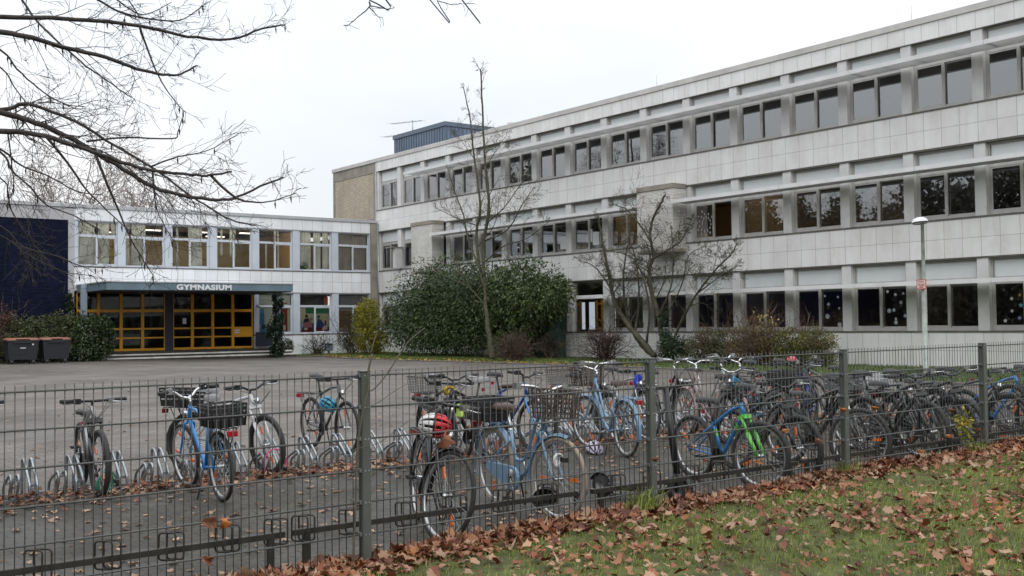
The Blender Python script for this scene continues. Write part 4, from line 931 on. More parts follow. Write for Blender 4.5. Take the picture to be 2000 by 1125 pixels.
    for k, y in ((0, -.13), (math.pi, .13)):
        q = BB + Vector((.17 * math.cos(a + k), y, .17 * math.sin(a + k)))
        MB().box(q.x - .045, q.x + .045, q.y - .04, q.y + .04, q.z - .011, q.z - .004).box(q.x - .045, q.x - .036, q.y - .04, q.y + .04, q.z - .004, q.z + .011).box(q.x + .036, q.x + .045, q.y - .04, q.y + .04, q.z - .004, q.z + .011).box(q.x - .036, q.x + .036, q.y - .012, q.y + .012, q.z - .004, q.z + .008).build('pedal', PLAST, root, matrix=I)
    if case:
        m = MB(); pts = []
        for t in np.linspace(R(-95), R(95), 10): pts.append((BB.x + .108 * math.cos(t), BB.z + .105 * math.sin(t)))
        for t in np.linspace(R(95), R(265), 8): pts.append((RA.x + .036 * math.cos(t), RA.z + .036 * math.sin(t)))
        m.poly([(x, -.078, z) for x, z in pts], (0, .03, 0)); cc = m.build('chain_case', F_, root, matrix=I); MB().lathe([(.02, -.085), (.075, -.083), (.08, -.0785)], BB, 20, 'y').build('chain_disc', CHROME, cc, matrix=I)
    elif guard:
        m = MB(); m.tube([(BB.x + .1, cy - .01, BB.z + .1), (BB.x, cy - .01, BB.z + .115), (RA.x + .1, cy - .01, RA.z + .055)], .012, 6); m.build('chain_guard', PLAST, root, matrix=I)
    mc = F_ if city else BLKM
    if mud:
        vs, fs = fender(r + .008, -15, 195 - 40 * (0)); 
        v2 = [Vector(v) + RA for v in fender(r + .008, 40, 200)[0]]; m = MB(); m.add(v2, fender(r + .008, 40, 200)[1], True)
        for y in (-1, 1): m.tube([RA + Vector((0, .055 * y, 0)), RA + Vector(((r + .01) * math.cos(R(165)), .028 * y, (r + .01) * math.sin(R(165))))], .0028, 4)
        m.build('rear_mudguard', mc, root, matrix=I)
        v2, f2 = fender(r + .008, 72, 188); m = MB(); m.add([Vector(v) + FA for v in v2], f2, True)
        m.build('front_mudguard', mc, root, matrix=S)
    zr = 2 * r + .045
    if rack:
        m = MB()
        for y in (-.06, .06): m.tube(spline([(.17, y * .4, zr), (.08, y, zr), (-.3, y, zr), (-.36, y * .7, zr - .01)], 3), .006, 6); m.tube([(-.12, y, zr), (-.02, y * 1.1, r + .02)], .005, 5); m.tube([(-.25, y, zr), (-.02, y * 1.1, r + .02)], .005, 5)
        m.tube([(-.06, 0, zr), (-.3, 0, zr)], .005, 5)
        for x in (-.02, -.16, -.3): m.tube([(x, -.06, zr), (x, .06, zr)], .005, 5)
        m.build('carrier', F_ if city and fr == 'pale' else BLKM, root, matrix=I)
        MB().cbox(-.385, -.362, -.05, .05, zr - .07, zr - .015, .006).build('rear_light', REDR, root, matrix=I)
    elif refl: MB().box(SD.x - .1, SD.x - .085, -.02, .02, SD.z - .12, SD.z - .08).build('rear_reflector', REDR, root, matrix=I)
    def basket(cx, cz, lx, ly, hz, style, M_):
        m = MB(); t = 1.14; wr = .0055 if style == 'brown' else .0024; c0 = Vector((cx, 0, cz))
        def cr_(u, v, w): k_ = 1 + (t - 1) * w; return c0 + Vector((u * lx / 2 * k_, v * ly / 2 * k_, w * hz))
        if style in ('wire', 'brown'):
            nx, ny, nz = (7, 9, 6)
            for w in np.linspace(0, 1, nz + 1): m.tube([cr_(-1, -1, w), cr_(1, -1, w), cr_(1, 1, w), cr_(-1, 1, w)], .006 if w == 1 else wr, 5 if w == 1 else 3, closed=True, smooth=False)
            for u in np.linspace(-1, 1, nx + 1):
                for v in (-1, 1): m.tube([cr_(u, v, 0), cr_(u, v, 1)], wr, 3, cap=False)
                m.tube([cr_(u, -1, 0), cr_(u, 1, 0)], wr, 3, cap=False)
            for v in np.linspace(-1, 1, ny + 1):
                for u in (-1, 1): m.tube([cr_(u, v, 0), cr_(u, v, 1)], wr, 3, cap=False)
                m.tube([cr_(-1, v, 0), cr_(1, v, 0)], wr, 3, cap=False)
            o = m.build('basket', BASKBR if style == 'brown' else WIRE, root, matrix=M_)
            return o
        col = {'crate': PLAST, 'whitecrate': mat('white crate', (.5, .51, .52), .6), 'greycrate': mat('grey crate', (.13, .135, .14), .6)}[style]
        th = .008
        for (u0, u1, v0, v1) in ((-1, 1, -1, -1), (-1, 1, 1, 1), (-1, -1, -1, 1), (1, 1, -1, 1)):
            for (w0, w1) in ((0, .34), (.42, .6), (.68, .84), (.9, 1.)):
                a_, b_ = cr_(u0, v0, w0), cr_(u1, v1, w0); c_, d_ = cr_(u1, v1, w1), cr_(u0, v0, w1); n_ = (b_ - a_).cross(d_ - a_).normalized() * th; m.poly([a_, b_, c_, d_], n_)
            for q in (0, .25, .5, .75, 1):
                a_ = cr_(u0 + (u1 - u0) * q, v0 + (v1 - v0) * q, 0); m.tube([a_, cr_(u0 + (u1 - u0) * q, v0 + (v1 - v0) * q, 1)], .009, 4)
        m.box(cx - lx / 2, cx + lx / 2, -ly / 2, ly / 2, cz, cz + .01); return m.build('basket', col, root, matrix=M_)
    if fb: basket(B.x + .17, B.z - .2, .22, .33, .24, fb, S)
    if rb: basket(-.13, zr + .015, .34, .3, .21, rb, I)
    if light: 
        q = HB + Vector((.07, 0, .06)); m = MB(); m.lathe([(.01, -.03), (.032, -.01), (.034, .02), (.0, .026)], q, 10, 'x'); m.tube([q, HB], .006, 5); m.build('headlight', CHROME, root, matrix=S)
    # side stand
    MB().tube([(BB.x - .06, .05, BB.z - .02), (BB.x - .16, .15, .01)], .008, 6).build('kickstand', BLKM, root, matrix=I)
    return root, S, dict(B=B, HB=HB, HT=HT, BB=BB, ST=ST, SD=SD, FA=FA, RA=RA, zr=zr)

bk = {}
def B_(key, *a, **k): bk[key] = bicycle(*a, **k)
# far side of the zinc row (front wheels towards the fence)
B_('b0', 'dark bicycle cut by the left frame edge, only its grip and tyre showing', (2.0, 10.95), -97, kind='mtb', fr='anth', rack=False, mud=False)
B_('b1', 'dark grey mountain bicycle seen head-on with a silver head tube and green lock', (3.14, 10.8), -97, steer=6, sh=-.16, kind='mtb', fr='silver', fork='black', r=.335, mud=False, rack=False, bar='flat', light=False, lean=2)
B_('blue', 'bright blue city bicycle facing away with black crate over its rear wheel', (3.97, 9.78), 87, anchor='R', kind='trek', fr='brightblue', r=.335, rim=RIM, steer=6, rack=True, rb='crate', bar='swept', barm=CHROME, mud=False, saddle=GREYS, lean=-3)
B_('white', 'white framed mountain bicycle with rear basket and a pink cable lock', (5.02, 11.1), -60, steer=-22, kind='mtb', fr='white', fork='white', r=.345, rack=True, mud=False, rb='crate', saddle=GREYS, bar='riser', lean=-3)
B_('helm', 'dark touring bicycle carrying a blue helmet, left of the square post', (6.62, 12.22), -92, kind='trek', fr='anth', rim=RIMB, rack=True, mud=False, bar='flat', lean=0)
B_('m5c', 'black mountain bicycle with bar ends and a yellow lock at its head tube', (6.85, 10.4), -158, kind='mtb', fr='black', bar='barends', mud=False, rack=False, saddle=GREYS, light=False, sh=.03)
B_('b7', 'two tone blue bicycle with black riser bars behind the brown saddle', (8.55, 10.75), -90, steer=12, kind='trek', fr='deepblue', fork='blue', bar='riser', rack=False, mud=False, light=False)
B_('lb2', 'pale blue city bicycle facing away with brown basket, right of the front one', (9.05, 9.62), 74, anchor='R', kind='city', fr='pale', tyre=GREYT, rim=RIM, case=False, fb='brown', saddle=LEATHER, bar='city', barm=CHROME, steer=12)
B_('z1', 'black bicycle with a wide wire basket on its carrier behind the brown saddle', (7.5, 10.9), -100, kind='trek', fr='black', rb='wire', bar='riser', saddle=GREYS)
B_('z2', 'dark bicycle with a grey mesh basket behind the pale blue one', (9.95, 10.9), -98, kind='city', fr='anth', rb='wire', bar='city', barm=CHROME, tyre=GREYT)
B_('z3', 'silver bicycle with a blue cloth tied at its head tube', (10.5, 10.75), -100, kind='trek', fr='silver', rim=RIM, bar='flat', rack=True)
B_('z4', 'rose framed city bicycle with wide silver handlebar in the crowd', (11.1, 9.7), 80, anchor='R', kind='city', fr='rose', tyre=GREYT, rim=RIM, bar='city', barm=CHROME, steer=-10)
B_('z5', 'black bicycle with a round silver headlamp and silver swept bars', (11.35, 10.8), -102, kind='city', fr='black', rim=RIM, bar='city', barm=CHROME)
B_('z6', 'cyan mountain bicycle half hidden behind the green forked one', (11.0, 9.75), -165, kind='mtb', fr='cyan', fork='black', rack=False, mud=False, bar='riser', barm=CHROME)
B_('z7', 'silver city bicycle with chrome bars lined up below the hedge', (12.4, 10.8), -96, kind='city', fr='silver', rim=RIM, bar='swept', barm=CHROME)
B_('z8', 'black bicycle with cream tyres and red rear light in the crowded row', (12.0, 9.65), 82, anchor='R', kind='city', fr='black', tyre=CREAM, rim=RIM, bar='city', barm=CHROME, rb='crate')
B_('z9', 'dark bicycle with a blue down tube and swept black bars', (12.7, 9.9), -155, kind='mtb', fr='deepblue', fork='black', rack=False, mud=False, bar='riser', light=False)
B_('z10', 'tall black bicycle with a red helmet hung on its handlebar', (13.6, 10.75), -98, kind='trek', fr='matt', bar='flat', fork='black')
B_('z11', 'black bicycle with upright bars second right of the red helmet', (14.3, 10.8), -104, kind='trek', fr='black', bar='swept')
B_('z12', 'dark bicycle with red frame stripe near the third fence post', (13.6, 9.7), 78, anchor='R', kind='mtb', fr='anth', fork='red', rack=False, bar='riser')
B_('z13', 'grey bicycle with plain grey crate on its carrier beside the third post', (11.72, 8.28), -99, anchor='R', kind='trek', fr='grey', rb='greycrate', bar='flat', rim=RIM)
B_('z14', 'dark bicycle with white plastic crate on its carrier', (12.25, 8.2), -97, anchor='R', kind='trek', fr='anth', rb='whitecrate', bar='flat')
# front row along the fence
B_('trek', 'black trekking bicycle nearest the square post with a red and white helmet', (4.5, 6.82), -112, steer=24, kind='trek', fr='black', rim=RIM, bar='flat', mud=True, rack=True, r=.35, lean=-4, up=.13)
B_('lb', 'pale blue step-through city bicycle with cream tyres and brown saddle', (5.72, 6.92), -98, steer=10, kind='city', fr='pale', tyre=CREAM, rim=RIM, case=True, fb='brown', rb='crate', saddle=LEATHER, bar='city', barm=CHROME, r=.35, lean=0)
B_('bg', 'blue and green mountain bicycle with a bright green fork', (8.2, 6.83), -97, steer=14, kind='kids', fr='brightblue', fork='green', rim=RIM, r=.34, mud=False, rack=False, bar='riser', light=False, lean=2)
B_('bd', 'black mountain bicycle squeezed between green forked bicycle and third post', (8.95, 6.95), -101, kind='mtb', fr='black', fork='black', mud=False, rack=False, bar='riser', saddle=PLAST, light=False)
B_('d12', 'matt black mountain bicycle with silver rims behind the third fence post', (9.86, 6.88), -97, steer=20, kind='mtb', fr='matt', rim=RIM, r=.355, mud=False, rack=False, bar='flat', light=False, sh=-.13)
B_('d13', 'matt black mountain bicycle standing left of the yellow leaved sprig', (11.35, 6.9), -100, steer=-20, sh=-.08, kind='mtb', fr='matt', fork='matt', r=.35, mud=False, rack=False, bar='riser', light=False)
B_('d14', 'black mountain bicycle with light blue marks behind the yellow leaved sprig', (12.1, 6.9), -100, steer=-18, sh=-.08, kind='mtb', fr='black', fork='black', r=.35, mud=False, rack=False, bar='riser', light=False)
B_('d15', 'black bicycle with curled basket wires beside the fourth fence post', (13.1, 6.95), -96, kind='trek', fr='anth', rb='wire', bar='flat')
B_('d16', 'blue mountain bicycle at the right frame edge with black suspension fork', (13.6, 6.9), -101, steer=-18, kind='mtb', fr='brightblue', fork='black', mud=False, rack=False, bar='riser', light=False)
B_('d17', 'dark bicycle cut by the right frame edge behind the blue one', (15.1, 7.0), -98, kind='mtb', fr='anth', mud=False, rack=False, bar='flat')

# green sticker bands on the blue and green bicycle's tubes
root, S, q = bk['bg']
m = MB(); a, b = q['HB'], q['BB']; m.tube([a.lerp(b, .22), a.lerp(b, .36)], .0262, 10, cap=False); m.tube([q['BB'].lerp(q['ST'], .58), q['BB'].lerp(q['ST'], .78)], .0175, 8, cap=False)
m.build('tube_band', PT['green'], root, matrix=Matrix.Identity(4))
root, S, q = bk['d14']; m = MB(); a, b = q['HB'], q['BB']; m.tube([a.lerp(b, .1), a.lerp(b, .22)], .0262, 10, cap=False); m.build('tube_band', PT['cyan'], root, matrix=Matrix.Identity(4))

# ------------------------------------------------------------------ helmets, locks, scooter
def helmet(label, loc, rot, c1, c2, sc=1.):
    root = thing('helmet', label, 'helmet', loc); root.rotation_euler = rot
    def band(t0, t1, f0, f1, k_, nf=8, nt_=5):
        vs = []; fs = []
        for i in range(nf + 1):
            f_ = f0 + (f1 - f0) * i / nf
            for j in range(nt_ + 1):
                t = t0 + (t1 - t0) * j / nt_
                vs.append((.15 * k_ * math.cos(f_) * sc, .108 * k_ * math.sin(f_) * math.cos(t) * sc, (.125 * k_ * math.sin(f_) * math.sin(t) - .02) * sc))
        for i in range(nf):
            for j in range(nt_): a_ = i * (nt_ + 1) + j; fs.append((a_, a_ + 1, a_ + nt_ + 2, a_ + nt_ + 1))
        return vs, fs
    inner = MB(); inner.add(*band(0, math.pi, .05, math.pi - .05, .9, 16, 12), True); inner.build('liner', PLAST, root, matrix=Matrix.Identity(4))
    for i in range(5):
        t0 = .04 + i * .625
        for (f0, f1, c_) in ((.16, 1.5, c1), (1.58, math.pi - .16, c2)):
            rb = MB(); rb.add(*band(t0 + .04, t0 + .42, f0, f1, 1.), True)
            if i in (1, 3): rb.add(*band(t0 + .44, t0 + .66, f0 + .5, f0 + .75, .985, 2, 2), True)
            o = rb.build('rib', c_, root, matrix=Matrix.Identity(4)); md = o.modifiers.new('th', 'SOLIDIFY'); md.thickness = .016 * sc
    rim_ = MB(); pts = [(.146 * sc * math.cos(t), .106 * sc * math.sin(t), -.03 * sc) for t in np.linspace(0, 2 * math.pi, 28, endpoint=False)]; rim_.tube(pts, .012 * sc, 6, closed=True); rim_.build('rim_band', PLAST, root, matrix=Matrix.Identity(4))
    st = MB(); st.tube(spline([(.08 * sc, .09 * sc, -.03), (.03, .06, -.13), (.03, -.06, -.13), (.08 * sc, -.09 * sc, -.03)], 4), .006, 4); st.build('strap', BLK, root, matrix=Matrix.Identity(4))
    return root
HR = mat('red shell', (.45, .012, .015), .3); HW = mat('white shell', (.62, .62, .62), .3); HBL = mat('blue shell', (.02, .27, .42), .35); HV = mat('lilac shell', (.42, .38, .5), .35); HPK = mat('coral shell', (.6, .06, .08), .35)
def _face(z, x):
    z = Vector(z).normalized(); x = Vector(x); x = (x - z * x.dot(z)).normalized(); y = z.cross(x)
    return Matrix((x, y, z)).transposed().to_euler()
def wpt(key, v, steered=True):
    root, S, q = bk[key]; bpy.context.view_layer.update(); return root.matrix_world @ (S @ Vector(v) if steered else Vector(v))
q = bk['trek'][2]; helmet('red and white vented helmet hanging from the black trekking bicycle handlebar', wpt('trek', q['B'] + Vector((.06, -.12, -.17))), _face((-.55, -.75, .3), (-.8, .6, .15)), HW, HR, .8)
q = bk['helm'][2]; helmet('blue helmet hanging under the top tube of the dark touring bicycle', wpt('helm', q['HB'].lerp(q['ST'], .4) + Vector((0, -.05, -.12)), False), _face((-.5, -.7, .55), (-.6, .5, .6)), HBL, HBL, .8)
helmet('white and lilac helmet lying on the paving under the pale blue bicycle', (9.0, 10.15, .055), (R(8), R(-12), R(60)), HW, HV, .9)
q = bk['z10'][2]; helmet('coral red helmet hung high on a tall black bicycle in the crowd', wpt('z10', q['B'] + Vector((0, .28, .03))), (R(30), 0, R(40)), HPK, HPK, .75)
q = bk['lb'][2]; helmet('grey and white helmet hanging low at the cream tyre by the fence', wpt('lb', q['FA'] + Vector((.02, -.16, -.14))), (R(80), R(20), R(120)), HW, BLKM, .72)
def lock(label, c, M_, rad, tube, mt, turns=2):
    pts = []
    for i in range(40 * turns): t = 2 * math.pi * i / 40; pts.append(M_ @ Vector((rad * math.cos(t) * (1 + .12 * math.sin(t / turns)), .02 * math.sin(t * .5) + .012 * t / turns, rad * math.sin(t))))
    root = thing('cable_lock', label, 'bicycle lock', c)
    MB().tube([p + Vector(c) for p in pts], tube, 7).build('cable', mt, root, c)
    p = pts[0] + Vector(c); MB().cbox(p.x - .02, p.x + .02, p.y - .035, p.y + .035, p.z - .02, p.z + .02, .005).build('lock_body', PLAST, root, c)
lock('green cable lock looped round the front wheel of the dark mountain bicycle', (3.24, 10.86, .13), Matrix.Rotation(R(35), 3, 'Z'), .115, .009, mat('green cable', (.03, .2, .12), .4))
lock('pink cable lock trailing from the front wheel of the white mountain bicycle', (5.12, 11.05, .14), Matrix.Rotation(R(25), 3, 'Z') @ Matrix.Rotation(R(30), 3, 'Y'), .15, .008, mat('pink cable', (.65, .03, .2), .4), 1)
q = bk['m5c'][2]; c_ = wpt('m5c', q['HT'] + Vector((.03, 0, -.04))); lock('yellow folding lock clipped at the head of the bicycle with bar ends', tuple(c_), Matrix.Rotation(R(20), 3, 'X'), .05, .02, mat('yellow lock', (.6, .42, .02), .4), 1)
q = bk['m5c'][2]; c_ = wpt('m5c', q['HB'].lerp(q['BB'], .25) + Vector((0, .06, 0))); 
m = MB(); m.cbox(c_.x - .03, c_.x + .03, c_.y - .04, c_.y + .04, c_.z - .1, c_.z + .06, .015); tg = m.build('reflective_tag', mat('lime cloth', (.5, .75, .12), .7), None, tuple(c_)); tg['label'] = 'lime yellow reflective strip tied below the handlebar with bar ends'; tg['category'] = 'reflective strip'
lock('white coiled cable lock hanging in front of the cream front tyre', tuple(wpt('lb', bk['lb'][2]['FA'] + Vector((.14, -.1, .17)))), Matrix.Rotation(R(20), 3, 'Z'), .05, .01, mat('white cable', (.6, .6, .58), .4), 2)
# kick scooter
sc = thing('kick_scooter', 'black kick scooter standing behind the second fence post', 'scooter', (6.98, 6.86, 0)); og = (6.98, 6.86, 0)
f = Vector((7.05, 6.8, 0)); b = Vector((6.86, 7.62, 0)); dv = (f - b).normalized(); sv = Vector((-dv.y, dv.x, 0))
for p, rr in ((f, .125), (b, .11)):
    w = MB(); Mw = Matrix(((dv.x, sv.x, 0, p.x), (dv.y, sv.y, 0, p.y), (0, 0, 1, rr), (0, 0, 0, 1)))
    w.lathe([(.02, -.05), (rr * .8, -.045), (rr, -.025), (rr, .025), (rr * .8, .045), (.02, .05)], (0, 0, 0), 22, 'y', M=Mw); wo_ = w.build('wheel', BLK, sc, og)
    MB().lathe([(.05, -.056), (.05, .056)], (0, 0, 0), 12, 'y', M=Mw).build('hub', GREYS, wo_, og)
    g = MB(); vs, fs = fender(rr + .015, 20, 165, .055, 12); g.add([Mw @ Vector(v) for v in vs], fs, True); g.build('mudguard', PLAST, sc, og)
Md = Matrix(((dv.x, sv.x, 0, 0), (dv.y, sv.y, 0, 0), (0, 0, 1, 0), (0, 0, 0, 1)))
dk = MB(); c0 = b + dv * .1; L0 = (f - b).length - .22; dk.cbox(0, L0, -.085, .085, .09, .15, .015, M=Matrix.Translation(c0) @ Md); dk.tube([c0 + dv * L0 + Vector((0, 0, .12)), f - dv * .03 + Vector((0, 0, .3))], .03, 8); dk.build('deck', PLAST, sc, og)
stp = MB(); t0 = f - dv * .02 + Vector((0, 0, .2)); t1 = f - dv * .14 + Vector((0, 0, 1.05)); stp.tube([t0, t1], .032, 10)
for s in (-1, 1): stp.tube([f + sv * .06 * s + Vector((0, 0, .125)), f + sv * .06 * s - dv * .02 + Vector((0, 0, .28)), t0], .016, 6)
stp.build('stem', BLKM, sc, og); MB().tube([t1 - sv * .23, t1, t1 + sv * .23], .015, 8).build('handlebar', BLK, sc, og)
# cloth bits
def cloth(name, label, cat, c_, col, sx_, sz_):
    vs = []; fs = []
    for i in range(6):
        for j in range(7): vs.append((c_[0] + sx_ * (i / 5 - .5) + .015 * math.sin(j * 1.7 + i), c_[1] + .02 * math.sin(i * 2 + j), c_[2] - sz_ * j / 6 + .01 * math.sin(i * 3)))
    for i in range(5):
        for j in range(6): fs.append((i * 7 + j, i * 7 + j + 1, i * 7 + j + 8, i * 7 + j + 7))
    m = MB(); m.add(vs, fs, True); o = m.build(name, mat(name + str(col), col, .8), None, c_); o['label'] = label; o['category'] = cat; md = o.modifiers.new('t', 'SOLIDIFY'); md.thickness = .006
q = bk['z3'][2]; cloth('cloth_cover', 'blue cloth hanging from the silver bicycle beside the second post', 'cloth', tuple(wpt('z3', q['HT'] + Vector((.05, 0, .03)))), (.02, .05, .4), .12, .22)

LIMBS={
 'a':([(1.989,9.654,4.28),(2.451,9.491,4.298),(2.778,9.36,4.29),(3.141,9.264,4.268),(3.423,9.197,4.229),(3.738,9.017,4.208),(4.013,8.939,4.332),(4.269,9.008,4.424)],0.026),
 'b':([(1.813,8.799,3.929),(2.034,8.807,3.92),(2.299,8.901,3.905),(2.603,8.773,3.829),(2.861,8.813,3.787),(3.059,8.789,3.76),(3.231,8.861,3.797),(3.377,8.851,3.897)],0.028),
 'c':([(2.189,10.173,4.685),(2.368,9.981,4.361),(2.525,9.715,4.105),(2.656,9.55,3.93),(2.775,9.351,3.782),(2.832,9.117,3.648),(2.896,9.07,3.598)],0.014),
 'd':([(2.646,9.572,4.579),(2.914,9.487,4.435),(3.227,9.367,4.382),(3.483,9.452,4.453),(3.649,9.418,4.596)],0.015),
 'd2':([(2.99,10.076,4.752),(3.181,10.126,4.68),(3.362,10.132,4.639),(3.619,10.128,4.803)],0.012),
 'e':([(1.868,9.054,3.352),(2.084,9.078,3.319),(2.282,9.002,3.235),(2.512,9.031,3.136),(2.793,8.942,2.959),(2.985,8.809,2.822),(3.225,8.761,2.761),(3.497,8.693,2.73),(3.702,8.774,2.776),(3.927,8.644,2.893),(4.085,8.675,2.958)],0.03),
 'f':([(1.954,9.473,3.455),(2.094,9.445,3.506),(2.188,9.405,3.51),(2.375,9.311,3.435),(2.573,9.25,3.342),(2.753,9.169,3.21),(3.063,9.04,3.008),(3.264,8.911,2.828),(3.447,8.865,2.703),(3.63,8.77,2.573),(3.837,8.685,2.526)],0.022),
 'g':([(1.788,8.662,3.142),(1.962,8.548,3.127),(2.212,8.559,3.088),(2.436,8.501,3.011),(2.623,8.447,2.945),(2.826,8.339,2.88),(3.098,8.248,2.867),(3.225,8.171,2.86),(3.416,8.211,2.91)],0.028),
 'g2':([(3.232,8.189,2.862),(3.395,8.122,2.698),(3.512,8.096,2.656),(3.706,8.161,2.674),(3.933,8.099,2.753)],0.013),
 'h':([(2.13,10.32,3.264),(2.306,10.393,3.151),(2.521,10.269,3.047),(2.743,10.161,2.911),(2.952,10.119,2.884)],0.014),
 'i':([(2.059,9.977,3.194),(2.152,9.979,3.036),(2.271,9.82,2.877),(2.406,9.86,2.739),(2.585,9.692,2.642),(2.807,9.68,2.525)],0.013),
 'j':([(2.27,9.37,3.273),(2.475,9.401,3.039),(2.618,9.41,2.839),(2.768,9.326,2.66),(2.995,9.33,2.456)],0.012),
 'k':([(2.435,8.498,2.996),(2.523,8.5,2.779),(2.639,8.593,2.585),(2.74,8.536,2.312),(2.895,8.547,2.073)],0.012),
 'l':([(3.026,9.268,4.267),(3.119,9.299,4.053),(3.186,9.251,3.85),(3.294,9.222,3.673),(3.443,9.301,3.567)],0.01),
 'm':([(2.173,10.54,4.054),(2.298,10.591,3.903),(2.419,10.539,3.73),(2.568,10.396,3.563)],0.011),
 'n':([(2.153,10.446,4.189),(2.293,10.419,4.028),(2.463,10.377,3.866),(2.658,10.29,3.733),(2.84,10.21,3.704)],0.014),
 'o':([(2.616,9.403,3.247),(2.903,9.294,3.291),(3.229,9.043,3.277),(3.283,9.052,3.342),(3.351,9.099,3.523)],0.01),
 'p':([(3.01,8.93,3.006),(3.226,8.897,3.101),(3.487,8.922,3.176),(3.702,8.81,3.313)],0.009),
 'q':([(2.867,8.461,2.906),(2.876,8.464,2.739),(2.947,8.562,2.568),(3.065,8.588,2.374)],0.007),
 'r':([(2.225,10.768,2.62),(2.432,10.802,2.434),(2.712,10.69,2.345),(2.888,10.568,2.252),(3.134,10.561,2.238)],0.012),
 's':([(2.126,10.287,2.492),(2.348,10.283,2.328),(2.626,10.155,2.173),(2.874,10.146,2.142)],0.01),
 't':([(1.972,9.548,2.906),(2.015,9.475,2.79),(2.054,9.52,2.639),(2.2,9.575,2.394),(2.249,9.653,2.174)],0.008),
 'u':([(2.956,9.411,4.559),(2.943,9.396,4.385),(2.913,9.379,4.317)],0.009),
 'v':([(2.052,9.658,3.311),(2.082,9.653,3.055),(2.095,9.644,2.845),(2.047,9.696,2.687)],0.007),
 'w':([(4.266,7.45,4.45),(4.28,7.472,4.271),(4.294,7.488,4.231),(4.268,7.534,4.188),(4.249,7.575,4.166),(4.205,7.636,4.113),(4.187,7.675,4.094),(4.174,7.71,4.103)],0.008),
 'w2':([(4.299,7.496,4.234),(4.365,7.472,4.227),(4.43,7.448,4.218),(4.487,7.429,4.232)],0.005),
 'w3':([(4.32,7.543,4.236),(4.365,7.535,4.195),(4.396,7.538,4.172),(4.433,7.535,4.171)],0.005),
 'x':([(5.064,7.844,4.543),(5.151,7.805,4.504),(5.238,7.765,4.48),(5.292,7.749,4.475),(5.352,7.728,4.492)],0.006),
 'x2':([(5.341,7.758,4.577),(5.385,7.751,4.535),(5.418,7.752,4.51),(5.49,7.722,4.515)],0.005),
}
GARDEN_TREE={
 'main':([(28.5,38.95,0.03),(28.5,39.2,1.25),(28.5,39.45,2.65),(28.5,39.55,3.82)],0.17),
 's1':([(28.5,39.55,3.82),(28.5,39.51,5.45),(28.5,39.09,7.05),(28.5,39.33,8.72),(28.5,39.45,10.61),(28.5,39.57,12.99),(28.5,39.64,13.36)],0.11),
 's2':([(28.5,39.56,3.35),(28.65,40.33,5.52),(28.8,40.18,7.18),(28.95,40.88,9.67),(29.1,41.35,11.46),(29.25,42.1,13.08)],0.075),
 's3':([(28.5,39.74,4.06),(28.35,40.52,5.52),(28.2,40.7,6.71),(28.05,41.17,7.83),(27.9,41.49,8.93)],0.05),
 's4':([(28.5,39.47,5.45),(28.7,38.02,5.82),(28.9,37.14,6.89),(29.1,36.65,7.53)],0.04),
 's5':([(28.5,39.41,4.51),(28.3,37.7,5.09),(28.1,35.79,5.29),(27.9,33.98,5.89)],0.035),
 's6':([(28.5,39.46,6.15),(28.65,38.13,6.85),(28.8,37.37,7.59),(28.95,36.81,8.1)],0.03),
 's7':([(28.5,40.11,6.2),(28.3,41.48,6.67),(28.1,42.92,7.27)],0.03),
 's8':([(28.5,39.49,8.73),(28.7,38.92,9.38),(28.9,38.4,10.03)],0.022),
 's9':([(28.5,40.21,9.3),(28.3,40.78,10.08),(28.1,41.11,10.59)],0.02),
 's10':([(28.5,39.38,2.41),(28.2,40.35,3.37),(27.9,41.8,3.9),(27.6,44.01,4.74)],0.03),
 's11':([(28.5,39.92,5.25),(28.3,38.44,6.06),(28.1,37.77,7.13)],0.025),
}
SHRUB_TREE={
 'L':([(30.0,30.15,0.28),(29.95,30.8,0.86),(29.9,31.62,1.6),(29.85,32.3,2.48),(29.8,32.53,3.54),(29.75,32.82,4.82),(29.7,33.06,6.11)],0.13),
 'L2':([(30.0,30.49,0.41),(30.15,31.39,1.01),(30.3,32.12,2.27),(30.45,32.37,3.54),(30.6,32.28,4.82)],0.08),
 'M':([(30.0,29.59,0.32),(30.05,29.84,1.22),(30.1,30.07,2.03),(30.15,30.52,3.05),(30.2,30.61,3.67),(30.25,30.42,4.27),(30.3,30.62,5.11),(30.35,30.42,5.92),(30.4,29.83,6.68)],0.11),
 'M2':([(30.0,30.17,4.15),(29.9,29.39,4.4),(29.8,28.47,4.73),(29.7,27.83,5.46)],0.05),
 'M3':([(30.0,30.33,4.87),(29.9,30.79,5.51),(29.8,31.41,6.18),(29.7,32.05,6.44)],0.045),
 'R':([(30.0,29.31,0.43),(29.9,28.78,1.42),(29.8,27.73,2.66),(29.7,26.73,3.48),(29.6,25.9,3.99),(29.5,25.44,4.42)],0.06),
 'R2':([(30.0,27.92,2.67),(30.15,27.02,3.22),(30.3,26.15,3.65)],0.03),
 'N':([(30.0,32.02,1.85),(29.8,32.54,3.12),(29.6,33.25,3.99),(29.4,33.98,4.24)],0.045),
 'N2':([(30.0,31.28,1.22),(30.2,31.22,2.66),(30.4,31.63,4.35),(30.6,32.57,5.69)],0.05),
 'N3':([(30.0,30.65,0.71),(29.75,30.19,2.23),(29.5,30.28,3.44),(29.25,30.72,4.26),(29.0,31.94,4.53)],0.05),
 'N4':([(30.0,29.97,1.82),(30.2,29.44,3.01),(30.4,29.47,4.22),(30.6,29.78,5.46)],0.045),
 'N5':([(30.0,29.84,1.42),(29.8,28.51,2.98),(29.6,27.9,4.11),(29.4,26.81,4.42)],0.03),
}
